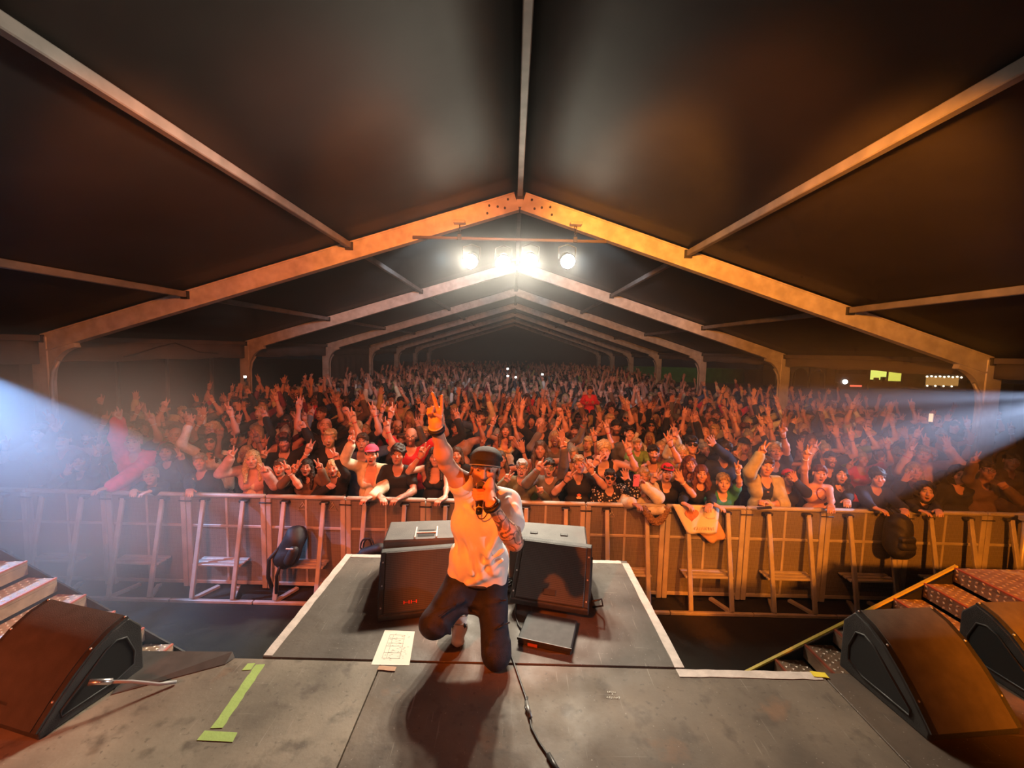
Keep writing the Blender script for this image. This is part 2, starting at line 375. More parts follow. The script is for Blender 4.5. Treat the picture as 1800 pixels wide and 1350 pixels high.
tape(ragged(-0.76, 2.20, -0.66, 2.195, 0.03, 5, 9), 'torn brown tape scrap under the bottom of the set list', mat('brown_tape', (0.42, 0.22, 0.12), 0.6), 'tape_scrap')
# set list
pap = prism('paper', [(-0.808, 2.225), (-0.592, 2.228), (-0.628, 2.512), (-0.82, 2.516)], 0.0012, PAPER, None, Matrix.Translation((0, 0, SZ + 0.0008)))
pap.name = 'set_list'; tag(pap, 'white printed paper set list taped to stage in front of wedge', 'paper')
bm = bmesh.new()
def on_paper(u, v): # u,v 0..1
    a = Vector((-0.808, 2.225)).lerp(Vector((-0.592, 2.228)), u); b = Vector((-0.82, 2.516)).lerp(Vector((-0.628, 2.512)), u); return a.lerp(b, v)
r = random.Random(3)
def ink_bar(u0, v0, u1, v1):
    q = [on_paper(u0, v0), on_paper(u1, v0), on_paper(u1, v1), on_paper(u0, v1)]
    bm.faces.new([bm.verts.new((p.x, p.y, SZ + 0.0024)) for p in q])
for v in (0.17, 0.32, 0.52, 0.60, 0.74, 0.86):
    ink_bar(0.22, v, 0.72, v + 0.008)
for u in (0.22, 0.34, 0.70): ink_bar(u, 0.17, u + 0.008, 0.86)
for k in range(60):
    u, v = r.uniform(0.25, 0.85), r.uniform(0.1, 0.9); ink_bar(u, v, u + r.uniform(0.02, 0.07), v + 0.008)
o = link('print', bm_mesh('print', bm), INK, pap); tag(o, kind='stuff')
# chalk-like white handwriting on the deck
bm = bmesh.new()
for row, (y, n) in enumerate(((2.075, 5), (2.06, 1), (2.04, 7))):
    for k in range(n):
        x = 0.527 + (k - n / 2) * 0.0105
        pts = [(x + 0.004 * math.sin(j * 2.1 + k), y + 0.007 * math.sin(j * 1.7 + k * 2.3), SZ + 0.002) for j in range(5)]
        add_tube(bm, pts, 0.0011, 4)
tag(tag(link('handwriting', bm_mesh('handwriting', bm), mat('chalk', (0.75, 0.75, 0.66), 0.8)), 'small white handwriting scribbled on the stage boards', 'writing'), kind='stuff')
# thin dark flap with a raised far edge at the hazy stage corner
v = [(-2.15, 2.25, SZ + 0.002), (-1.60, 2.25, SZ + 0.004), (-1.62, 2.20, SZ + 0.004), (-2.05, 1.98, SZ + 0.003), (-2.15, 2.26, SZ + 0.022), (-1.62, 2.262, SZ + 0.030)]
o = link('dark_flap', pydata('dark_flap', v, [(3, 2, 1, 0), (3, 0, 4), (0, 1, 5, 4), (1, 2, 5), (3, 4, 5, 2)]), mat('flap_grey', (0.07, 0.06, 0.055), 0.6, 0, 0.2, 10)); tag(o, 'thin dark flap lifting along the stage edge behind the hazy monitor', 'mat')
# cable across the deck
cab = tube('floor_cable', [(-0.02, 2.34, SZ + .006), (0.0, 2.27, SZ + .006), (0.03, 2.15, SZ + .006), (0.062, 2.03, SZ + .006), (0.078, 1.93, SZ + .008), (0.085, 1.85, SZ + .006), (0.115, 1.78, SZ + .006), (0.15, 1.72, SZ + .006), (0.19, 1.64, SZ + .006), (0.22, 1.5, SZ + .006)], 0.0055, CABLE, None, 6)
tag(cab, 'thin black cable running over the stage from under the performer', 'cable')
tube('connector', [(0.066, 1.99, SZ + .010), (0.082, 1.90, SZ + .010)], 0.011, mat('grey_plug', (0.22, 0.21, 0.2), 0.4, 0.5), cab, 8)
tube('tie_wrap', [(0.073, 2.02, SZ + .012), (0.060, 1.95, SZ + .012), (0.085, 1.90, SZ + .012)], 0.004, CABLE, cab, 6)
tube('connector', [(0.155, 1.715, SZ + .010), (0.20, 1.62, SZ + .010)], 0.012, CABLE, cab, 8)
# ------------------------------------------------------------------ haze
def haze(name, lo, hi, dens, col, aniso, noise=None, fade=0.35):
    bm = bmesh.new(); add_box(bm, lo, hi); o = link(name, bm_mesh(name, bm)); tag(o, kind='stuff')
    m = bpy.data.materials.new(name); m.use_nodes = True; nt = m.node_tree; nt.nodes.remove(nt.nodes['Principled BSDF'])
    v = nt.nodes.new('ShaderNodeVolumeScatter'); v.inputs['Color'].default_value = (*col, 1); v.inputs['Density'].default_value = dens
    v.inputs['Anisotropy'].default_value = aniso
    nt.links.new(v.outputs[0], nt.nodes['Material Output'].inputs['Volume'])
    if noise:
        tc = nt.nodes.new('ShaderNodeTexCoord'); n = nt.nodes.new('ShaderNodeTexNoise'); n.inputs['Scale'].default_value = noise; n.inputs['Detail'].default_value = 3
        mp = nt.nodes.new('ShaderNodeMapping'); nt.links.new(tc.outputs['Object'], mp.inputs['Vector']); nt.links.new(mp.outputs['Vector'], n.inputs['Vector'])
        mr = nt.nodes.new('ShaderNodeMapRange'); mr.inputs[1].default_value = 0.30; mr.inputs[2].default_value = 0.72
        mr.inputs[3].default_value = 0.35; mr.inputs[4].default_value = 1.6
        nt.links.new(n.outputs['Fac'], mr.inputs[0])
        # thins out towards the borders of the cloud
        g = nt.nodes.new('ShaderNodeSeparateXYZ'); nt.links.new(tc.outputs['Generated'], g.inputs[0]); last = mr.outputs[0]
        for ax in range(3):
            s1 = nt.nodes.new('ShaderNodeMath'); s1.operation = 'PINGPONG'; s1.inputs[1].default_value = 0.5; nt.links.new(g.outputs[ax], s1.inputs[0])
            s2 = nt.nodes.new('ShaderNodeMapRange'); s2.interpolation_type = 'SMOOTHSTEP'; s2.inputs[2].default_value = fade; nt.links.new(s1.outputs[0], s2.inputs[0])
            mu = nt.nodes.new('ShaderNodeMath'); mu.operation = 'MULTIPLY'; nt.links.new(last, mu.inputs[0]); nt.links.new(s2.outputs[0], mu.inputs[1]); last = mu.outputs[0]
        mu = nt.nodes.new('ShaderNodeMath'); mu.operation = 'MULTIPLY'; mu.inputs[1].default_value = dens; nt.links.new(last, mu.inputs[0])
        nt.links.new(mu.outputs[0], v.inputs['Density'])
    o.data.materials.append(m)
    return o
haze('haze', (-7.9, 2.0, 0.02), (7.9, 6.6, 5.6), 0.0018, (0.95, 0.97, 1.0), 0.35)
haze('haze', (-7.9, 6.6, 0.02), (7.9, 36.5, 5.6), 0.0065, (0.93, 0.97, 1.0), 0.2)
haze('smoke', (-8.6, 2.4, -0.4), (-2.3, 5.4, 3.2), 0.34, (0.95, 0.97, 1.0), 0.2, 0.9)
haze('smoke', (1.5, 3.6, 0.6), (9.5, 6.5, 3.5), 0.13, (0.95, 0.97, 1.0), 0.2, 0.8)
haze('smoke', (-2.6, 4.9, 3.2), (2.4, 7.6, 5.3), 0.022, (0.93, 0.97, 1.0), 0.5, 0.6)

# ------------------------------------------------------------------ lamps over the crowd
LENS = emit('lamp_lens', (1.0, 0.93, 0.72), 120)
bar = empty('lighting_bar', (0, 6.5, 4.68)); tag(bar, 'long thin steel bar under the tent ridge carrying four lit lamps', 'lighting bar')
tube('tube', [(-1.62, 0, 0), (1.33, 0, 0)], 0.024, mat('bar_steel', (0.3, 0.26, 0.23), 0.45, 0.4), bar, 10)
for x in (-0.905, 0.855): box('beam_clamp', (x - 0.03, -0.03, -0.03), (x + 0.03, 0.03, 0.06), DARK_STEEL, bar, 0.006)
for i, x in enumerate((-0.905, 0.855)):
    zt = roof_z(x) - 0.25
    g = empty('chain_hoist', (x, 6.5, 4.74)); tag(g, 'chain and clamp hanging lighting bar from rafter, ' + ('hazier side' if i == 0 else 'brighter side'), 'chain')
    n = int((zt - 4.76) / 0.042); zz = (zt - 4.76) / n
    for k in range(n):
        a = math.pi / 2 * (k % 2)
        pts = [(0.016 * math.cos(t) * math.cos(a), 0.016 * math.cos(t) * math.sin(a), 0.02 + zz * (k + .5) + 0.028 * math.sin(t)) for t in [j * math.pi / 4 for j in range(8)]]
        tube('chain_link', pts, 0.006, DARK_STEEL, g, 5, True)
    box('rafter_clamp', (-0.09, -0.09, zt - 4.74), (0.09, 0.09, zt - 4.70), ALU, g, 0.006)
for i, (x, z) in enumerate(BLIND):
    nm = ['first from the hazy side', 'second from the hazy side', 'third and brightest', 'fourth, apart from the others'][i]
    g = empty('stage_lamp', (x, 6.5, z)); tag(g, 'round lit lamp hanging under the bar, ' + nm, 'lamp', 'lamps on the lighting bar')
    g.rotation_euler = (math.radians(24), 0, 0)
    tube('housing', [(0, 0.22, 0), (0, 0.20, 0), (0, 0.02, 0), (0, -0.10, 0)], [0.05, 0.085, 0.105, 0.115], BLACK, g, 20)
    bm = bmesh.new(); bmesh.ops.create_cone(bm, cap_ends=True, segments=28, radius1=0.104, radius2=0.096, depth=0.012, matrix=Matrix.Translation((0, -0.108, 0)) @ Matrix.Rotation(math.pi / 2, 4, 'X'))
    link('lens', bm_mesh('lens', bm, False), LENS, g)
    tube('yoke', [(-0.13, 0.06, 0), (-0.13, 0.06 + 0.07, 0.16), (0, 0.06 + 0.09, 0.20), (0.13, 0.06 + 0.07, 0.16), (0.13, 0.06, 0)], 0.011, DARK_STEEL, g, 6)

# two beam lamps on stands beside the pit, just outside the view
for (x, y, z, tx, tz, lab) in ((-6.1, 4.05, 2.98, -4.5, 1.6, 'moving head lamp on stand behind the blue haze'), (7.12, 4.9, 2.66, 2.05, 1.42, 'moving head lamp on stand by the dark barrier end')):
    g = empty('beam_lamp', (x, y, 0)); tag(g, lab, 'lamp')
    s = 1 if x < 0 else -1
    tube('stand', [(-s * .2, 0, 0.0), (-s * .2, 0, z - 0.30)], 0.03, BLACK, g, 8)
    for a in range(3): tube('leg', [(-s * .2, 0, 0.6), (-s * .2 + 0.22 * math.cos(a * 2.1), 0.22 * math.sin(a * 2.1), 0.02)], 0.015, BLACK, g, 6)
    box('lamp_head', (-s * .2 - 0.12, -0.14, z - 0.3), (-s * .2 + 0.12, 0.14, z + 0.14), BLACK, g, 0.03)
    d = Vector((tx - x, 0, tz - z)).normalized()
    p = Vector((0, 0, z)) + d * 0.45
    nrm = d.cross(Vector((0, 1, 0)))
    for off in ((-0.028, 0.075) if x < 0 else (0.035, -0.06)):
        c = p + nrm * off
        tube('streak_bar', [c + Vector((0, -0.4, 0)), c + Vector((0, 0.4, 0))], 0.011, BLACK, g, 6)  # unseen bar added to cut a dark streak into the beam

# ------------------------------------------------------------------ monitor wedges
def wedge(loc, rz, label, wd=0.58, sc=1.0, logo=False, gm=None, curved=False, group='floor monitors'):
    g = empty('floor_monitor', loc, rz); tag(g, label, 'speaker', group)
    rnd = [(0.0, 0.035), (0.075, 0.125), (0.155, 0.210), (0.235, 0.280), (0.315, 0.327), (0.395, 0.350)]
    pr = [(0, 0)] + [(y * sc, z * sc) for y, z in rnd] + [(0.455 * sc, 0.27 * sc), (0.455 * sc, 0)] if curved else [(0, 0), (0, 0.035), (0.30 * sc, 0.330 * sc), (0.345 * sc, 0.335 * sc), (0.44 * sc, 0.20 * sc), (0.42 * sc, 0)]
    M = basis((0, 1, 0), (0, 0, 1), (1, 0, 0), (-wd / 2, 0, 0))
    prism('cabinet', pr, wd, CAB, g, M, 0.008)
    a = Vector((0, 0.0, 0.035)); b = Vector((0, 0.30 * sc, 0.330 * sc)); d = (b - a).normalized(); n = Vector((0, -d.z, d.y))
    B = basis((1, 0, 0), d, n, a); L = (b - a).length
    if curved:
        def strip(nm, x0, x1, off, m_):
            v, f_ = [], []
            for i, (y, z) in enumerate(rnd):
                y1, z1 = rnd[min(i + 1, 5)]; y0, z0 = rnd[max(i - 1, 0)]; t = Vector((y1 - y0, z1 - z0)).normalized(); ny, nz = -t.y * off, t.x * off
                v += [(x0, y * sc + ny, z * sc + nz), (x1, y * sc + ny, z * sc + nz), (x1, y * sc - ny * .3, z * sc - nz * .3), (x0, y * sc - ny * .3, z * sc - nz * .3)]
            for i in range(5):
                q = 4 * i
                for e in range(4): f_.append((q + e, q + (e + 1) % 4, q + 4 + (e + 1) % 4, q + 4 + e))
            f_ += [(3, 2, 1, 0), (20, 21, 22, 23)]
            bm = bmesh.new(); t_ = pydata('t', v, f_); bm.from_mesh(t_); bpy.data.meshes.remove(t_); me = bm_mesh(nm, bm, True); me.set_sharp_from_angle(angle=math.radians(35)); return link(nm, me, m_, g)
        strip('grille', -wd / 2 + 0.035, wd / 2 - 0.035, 0.012, gm or GRILLE)
    else:
        box('grille', (-wd / 2 + 0.035, 0.012, 0.0), (wd / 2 - 0.035, L - 0.008, 0.014), gm or GRILLE, g, 0.005, B)
    for s in (-1, 1):
        if curved:
            strip('grille_frame', s * (wd / 2 - 0.019) - 0.015, s * (wd / 2 - 0.019) + 0.015, 0.009, CAB)
            for y, z in rnd[1:6:2]:
                bm = bmesh.new(); bmesh.ops.create_uvsphere(bm, u_segments=8, v_segments=5, radius=0.006, matrix=Matrix.Translation((s * (wd / 2 - 0.019), y * sc - 0.006, z * sc + 0.006))); link('screw', bm_mesh('screw', bm), ALU, g)
        else:
            box('grille_frame', (s * (wd / 2 - 0.019) - 0.015, 0.012, -0.002), (s * (wd / 2 - 0.019) + 0.015, L - 0.004, 0.010), CAB, g, 0.003, B)
            for t in (0.12, 0.45, 0.82):
                bm = bmesh.new(); bmesh.ops.create_cone(bm, cap_ends=True, segments=8, radius1=0.006, radius2=0.005, depth=0.006, matrix=B @ Matrix.Translation((s * (wd / 2 - 0.019), L * t, 0.012)))
                link('screw', bm_mesh('screw', bm), ALU, g)
        # handle on each cheek; a flat dark face paints the recess's shade
        x = s * wd / 2
        q = [(0.085, 0.045), (0.32, 0.045), (0.405, 0.075), (0.41, 0.15), (0.375, 0.25), (0.33, 0.265), (0.28, 0.245), (0.085, 0.075)] if curved else [(0.085, 0.045), (0.30, 0.045), (0.375, 0.075), (0.385, 0.135), (0.335, 0.235), (0.30, 0.255), (0.265, 0.235), (0.085, 0.075)]
        pts = [(x, y * sc, z * sc) for (y, z) in q]
        h = tube('handle_rim', pts, 0.007, DARK_STEEL, g, 6, True)
        v = [(x + s * 0.002, p[1], p[2]) for p in pts]
        link('handle_recess', pydata('handle_recess', v, [tuple(range(8))[::s]]), mat('recess_shade', (0.006, 0.006, 0.006), 0.8), g)
    if logo:
        cu = bpy.data.curves.new('logo', 'FONT'); cu.body = 'HH'; cu.size = 0.05; cu.extrude = 0.001; cu.space_character = 0.9
        t_ = bpy.data.objects.new('t', cu); COL.objects.link(t_); lm = bpy.data.meshes.new_from_object(t_.evaluated_get(bpy.context.evaluated_depsgraph_get())); bpy.data.objects.remove(t_); lm.materials.clear()
        o = link('logo', lm, mat('logo_red', (0.75, 0.03, 0.03), 0.5), g); o.matrix_local = B @ Matrix.Translation((-0.14, 0.06, 0.017)) @ Matrix.Diagonal((1.4, 0.6, 1, 1)); tag(o, 'red lettering on the grille')
    else:
        box('badge', (-0.045, 0.055, 0.010), (0.045, 0.095, 0.018), DARK_STEEL if curved else BLACK, g, 0.002, B)
    return g
wedge((-0.60, 2.655, SZ), math.radians(13), 'black floor monitor with red lettering facing the camera behind the kneeling performer', 0.60, 1.0, True)
wr = wedge((0.235, 2.70, SZ + 0.048), math.radians(-13), 'black floor monitor tilted over the flat black box at the performer\'s side', 0.54, 1.0)
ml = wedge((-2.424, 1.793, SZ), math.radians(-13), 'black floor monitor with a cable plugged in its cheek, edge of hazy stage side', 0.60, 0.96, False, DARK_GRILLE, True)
wedge((2.215, 1.86, SZ), math.radians(6), 'large brown-lit floor monitor beside the studded stairs, nearer the performer', 0.50, 1.06, False, LIT_GRILLE, True)
wedge((3.02, 1.96, SZ), math.radians(4), 'floor monitor cut off by the picture edge beside the studded stairs', 0.54, 1.06, False, LIT_GRILLE, True)
tube('side_cable', [(-1.78, 2.06, SZ + 0.012), (-1.84, 2.02, SZ + 0.03), (-1.93, 1.97, SZ + 0.085), (-2.02, 1.93, SZ + 0.115)], 0.008, mat('grey_cable', (0.3, 0.3, 0.3), 0.4), None, 8)
o = [x for x in COL.objects if x.name == 'side_cable'][0]; o.name = 'speaker_cable'; tag(o, 'grey cable plugged into the cheek of the hazy-side monitor', 'cable')
tube('plug', [(-2.075, 1.90, SZ + 0.135), (-2.00, 1.94, SZ + 0.11)], 0.014, mat('plug_metal', (0.7, 0.7, 0.7), 0.25, 0.9), o, 10)

def front_fill(cx, cy, rz, wd, label, panel):
    g = empty('front_fill_speaker', (cx, cy, SZ), rz); tag(g, label, 'speaker', 'speakers facing the crowd')
    bm = bmesh.new(); add_box(bm, (-wd / 2, 0, 0), (wd / 2, 0.36, 0.335), 0.012); link('cabinet', bm_mesh('cabinet', bm), CAB_TOP, g)
    box('crowd_grille', (-wd / 2 + 0.03, 0.358, 0.03), (wd / 2 - 0.03, 0.372, 0.305), GRILLE, g, 0.004)
    if panel:
        box('connector_panel', (-0.06, -0.006, 0.03), (0.09, 0.02, 0.25), DARK_STEEL, g, 0.003)
        box('handle_slot', (-0.05, 0.05, 0.332), (0.08, 0.17, 0.338), mat('recess_shade', (0.006, 0.006, 0.006), 0.8), g, 0.002)  # near-black plate paints the shade inside the slot
        for z in (0.06, 0.2): box('rail', (-0.07, -0.016, z), (0.10, -0.004, z + 0.02), ALU, g, 0.003)
        box('rail', (-0.07, 0.10, 0.336), (0.10, 0.118, 0.346), ALU, g, 0.003)
        for x in (-0.072, 0.092): box('bracket', (x, 0.02, 0.334), (x + 0.012, 0.21, 0.348), ALU, g, 0.002)
        box('socket', (-0.03, -0.012, 0.10), (0.06, -0.004, 0.16), BLACK, g, 0.003)
    else:
        for x in (-0.12, 0.12): box('top_fixing', (x - 0.03, 0.13, 0.334), (x + 0.03, 0.17, 0.342), CAB, g, 0.003)
    for x in (-wd / 2 + 0.05, wd / 2 - 0.05): box('foot', (x - 0.02, 0.03, -0.001), (x + 0.02, 0.33, 0.006), RUBBER, g)
front_fill(-0.70, 3.09, math.radians(8), 0.60, 'grey-topped speaker with connector panel facing the crowd behind lettered monitor', True)
front_fill(0.26, 3.09, math.radians(-7), 0.60, 'plain grey-topped speaker facing the crowd behind the tilted monitor', False)
fb = empty('flat_box', (0.222, 2.515, SZ), math.radians(-16)); tag(fb, 'flat black slab-like box on the stage in front of the tilted monitor', 'box')
box('case', (-0.165, -0.14, 0), (0.165, 0.14, 0.042), mat('flat_box_black', (0.022, 0.022, 0.024), 0.7, 0, 0.4, 20), fb, 0.006)
box('edge_trim', (-0.168, -0.145, 0.03), (0.168, -0.138, 0.046), DARK_STEEL, fb, 0.001)
box('red_tab', (-0.10, -0.146, 0.006), (-0.04, -0.139, 0.022), mat('tab_red', (0.4, 0.08, 0.03), 0.5), fb)
r = random.Random(11)
for k in range(7):
    pts = [(-0.03 + 0.05 * math.sin(j * 1.3 + k * 2.0) + r.uniform(-.01, .01), 2.97 + 0.055 * math.cos(j * 1.1 + k), SZ + 0.008 + 0.012 * k + 0.008 * math.sin(j + k)) for j in range(12)]
    o = tube('coiled_cable', pts, 0.006, CABLE, None, 5); tag(o, 'black cable in the tangle between the two monitors', 'cable', 'cable tangle between the monitors')
o = tube('monitor_cable', [(0.02, 2.86, SZ + .007), (0.015, 2.70, SZ + .007), (0.03, 2.60, SZ + .007), (0.07, 2.50, SZ + .007)], 0.006, CABLE, None, 6); tag(o, 'black cable from the tilted monitor to the flat box', 'cable')
o = tube('lead', [(0.535, 2.72, SZ + 0.10), (0.60, 2.72, SZ + 0.12), (0.615, 2.74, SZ + 0.06), (0.56, 2.80, SZ + 0.008)], 0.006, CABLE, None, 6); o.name = 'looped_cable'; tag(o, 'short looped cable beside the cheek of the tilted monitor', 'cable')

# ------------------------------------------------------------------ crowd barrier
PITCH = 0.965; BX0 = 0.875; BY = 4.90
SLATM = mat('barrier_aluminium', (0.50, 0.47, 0.43), 0.45, 0.2, 0.15, 6, 0.2, 30)
def barrier_unit():
    g = empty('crowd_barrier'); P = PITCH
    box('top_rail', (0.004, -0.040, 1.15), (P - 0.004, 0.018, 1.195), SLATM, g, 0.014)
    for x in (0.004, P - 0.064): box('post', (x, -0.03, 0.02), (x + 0.06, 0.03, 1.15), SLATM, g, 0.006)
    for (x0, x1) in ((0.066, P / 2 - 0.014), (P / 2 + 0.014, P - 0.066)):
        for (z0, z1) in ((0.10, 0.775), (0.805, 1.15)):
            box('mesh_panel', (x0, -0.006, z0), (x1, 0.002, z1), MESHP, g)
    box('mullion', (P / 2 - 0.014, -0.016, 0.08), (P / 2 + 0.014, 0.012, 1.15), SLATM, g, 0.003)
    box('mid_rail', (0.064, -0.018, 0.775), (P - 0.064, 0.012, 0.805), SLATM, g, 0.003)
    box('bottom_rail', (0.064, -0.02, 0.06), (P - 0.064, 0.02, 0.10), SLATM, g, 0.003)
    for x in (0.245, P - 0.245):
        b = beam('brace', (x, -0.06, 1.13), (x, -0.30, 0.045), 0.05, 0.034, SLATM, g, 0.006, (0, -1, 0.2))
        box('brace_bracket', (x - 0.05, -0.075, 1.105), (x + 0.05, -0.01, 1.135), DARK_STEEL, g, 0.005)
        beam('floor_strut', (x, -0.30, 0.03), (x + (0.12 if x < P / 2 else -0.12), -0.02, 0.03), 0.05, 0.03, SLATM, g)
    for k in range(3):
        y = -0.215 + 0.07 * k
        box('step_slat', (0.20, y, 0.385), (P - 0.20, y + 0.052, 0.408), SLATM, g, 0.004)
    box('base_bar', (0.004, -0.325, 0.0), (P - 0.004, -0.285, 0.035), SLATM, g, 0.004)
    tube('latch_bolt', [(-0.07, -0.038, 1.10), (0.075, -0.038, 1.10)], 0.008, DARK_STEEL, g, 6)
    return g
def copy_tree(o, parent=None):
    c = o.copy(); COL.objects.link(c)
    if parent is not None: c.parent = parent
    for ch in o.children: copy_tree(ch, c)
    return c
ORD = ['first', 'second', 'third', 'fourth', 'fifth', 'sixth', 'seventh', 'eighth', 'ninth', 'tenth', 'eleventh', 'twelfth', 'thirteenth', 'fourteenth', 'fifteenth', 'sixteenth', 'seventeenth', 'eighteenth', 'nineteenth', 'twentieth', 'twenty-first', 'twenty-second', 'twenty-third', 'twenty-fourth', 'twenty-fifth', 'twenty-sixth', 'twenty-seventh', 'twenty-eighth', 'twenty-ninth', 'thirtieth']
proto = barrier_unit(); units = list(range(-8, 5)) + [5]
for i, k in enumerate(range(-8, 6)):
    u = proto if i == 0 else copy_tree(proto)
    u.location = (BX0 + PITCH * k - (0 if k < 5 else 0.0), BY, 0)
    if BX0 + PITCH * (k + 1) > 6.1: u.location.x -= 0
    tag(u, 'aluminium crowd barrier unit with two braces and a step, ' + ORD[i] + ' from the hazy end', 'barrier', 'barrier units along the pit')
for u in [o for o in COL.objects if o.name.startswith('crowd_barrier')]:
    k = round((u.location.x - BX0) / PITCH)
    for kk, x in ((-4, 0.44), (-4, 0.80), (0, 0.30)):
        if k == kk:
            tube('warning_symbol', [(x - 0.055, -0.012, 1.02), (x, -0.012, 1.115), (x + 0.055, -0.012, 1.02)], 0.007, SLATM, u, 5, True)
            tube('warning_symbol', [(x - 0.02, -0.012, 1.04), (x + 0.012, -0.012, 1.075)], 0.006, SLATM, u, 5)
gp = empty('gate_post', (6.70, 4.86, 0)); tag(gp, 'bright upright tube with shiny hinge closing the dark barrier end', 'post')
gp.location.x = 6.03; gp.location.y = 4.77
tube('tube', [(0, 0, 0.0), (0, 0, 1.16)], 0.03, ALU, gp, 12)
box('hinge', (-0.05, -0.045, 1.14), (0.10, 0.045, 1.20), ALU, gp, 0.01)
box('shoe', (-0.05, -0.06, 0), (0.05, 0.06, 0.03), ALU, gp, 0.004)

# heart poster, second sheet behind it
def cloth_sheet(name, corners, m, depth=0.012, n=12):
    tl, tr, br, bl = [Vector(c) for c in corners]; v, f = [], []
    for a in range(n + 1):
        for b in range(n + 1):
            p = tl.lerp(tr, a / n).lerp(bl.lerp(br, a / n), b / n)
            p = p + Vector((0, depth * math.sin(a * 0.9 + b * 0.25) * b / n, 0)); v.append(p)
    for a in range(n):
        for b in range(n): q = a * (n + 1) + b; f.append((q, q + n + 1, q + n + 2, q + 1))
    o = link(name, pydata(name, v, f, True), m); o.modifiers.new('t', 'SOLIDIFY').thickness = 0.002
    return o
po = cloth_sheet('poster', [(1.885, 4.815, 1.225), (2.445, 4.815, 1.215), (2.41, 4.76, 0.905), (2.06, 4.76, 0.895)], PAPER)
tag(po, 'hand-painted paper poster with orange heart hung over barrier rail', 'poster')
hp = []
for k in range(28):
    t = 2 * math.pi * k / 28; hp.append((16 * math.sin(t) ** 3 * 0.0052, (13 * math.cos(t) - 5 * math.cos(2 * t) - 2 * math.cos(3 * t) - math.cos(4 * t)) * 0.0050))
o = prism('heart', hp, 0.002, mat('heart_paint', (0.72, 0.26, 0.15), 0.7, 0, 0.25, 20), po, basis((1, 0, 0), (0.0, 0.12, 0.99), (0, -0.99, 0.12), (2.11, 4.782, 1.115))); tag(o, 'orange painted heart')
bm = bmesh.new(); r = random.Random(5)
for k in range(9):
    x = 2.14 + 0.027 * k
    add_tube(bm, [(x + 0.008 * math.sin(j * 1.9 + k), 4.747, 0.965 + 0.022 * math.sin(j * 1.4 + k * 1.7)) for j in range(5)], 0.0025, 4)
add_tube(bm, [(2.28 + 0.02 * j, 4.772, 1.09 - 0.01 * math.sin(math.pi * j / 5)) for j in range(6)], 0.003, 4)
o = link('faded_writing', bm_mesh('faded_writing', bm), mat('faded_ink', (0.62, 0.45, 0.3), 0.8), po); tag(o, kind='stuff')
o = cloth_sheet('poster_sheet', [(2.09, 4.83, 1.0), (2.45, 4.83, 1.03), (2.55, 4.80, 0.84), (2.36, 4.80, 0.76)], mat('orange_paper', (0.62, 0.36, 0.2), 0.8)); tag(o, 'crumpled orange paper sticking out below the heart poster', 'paper')

# ------------------------------------------------------------------ stairs of studded plate
PLATE = mat('stud_plate', (0.36, 0.24, 0.16), 0.5, 0.1, 0.25, 9)
STUD = mat('worn_stud', (0.58, 0.46, 0.36), 0.4, 0.2)
NOSE = mat('red_nosing', (0.50, 0.13, 0.07), 0.5, 0.1, 0.2, 9)
def studs(name, org, ux, uy, nx, ny, parent, n):
    v, f = [], []; org, ux, uy, n = Vector(org), Vector(ux), Vector(uy), Vector(n)
    for a in range(nx):
        for b in range(ny):
            c = org + ux * ((a + 0.5) / nx) + uy * ((b + 0.5 + (0.25 if a % 2 else -0.25)) / ny)
            d1, d2 = (ux.normalized() + uy.normalized() * (1 if (a + b) % 2 else -1)).normalized(), None
            d2 = n.cross(d1); q = len(v)
            v += [c + d1 * 0.018, c + d2 * 0.011, c - d1 * 0.018, c - d2 * 0.011, c + n * 0.007]
            f += [(q, q + 1, q + 4), (q + 1, q + 2, q + 4), (q + 2, q + 3, q + 4), (q + 3, q, q + 4)]
    o = link(name, pydata(name, v, f), STUD, parent); tag(o, kind='stuff'); return o
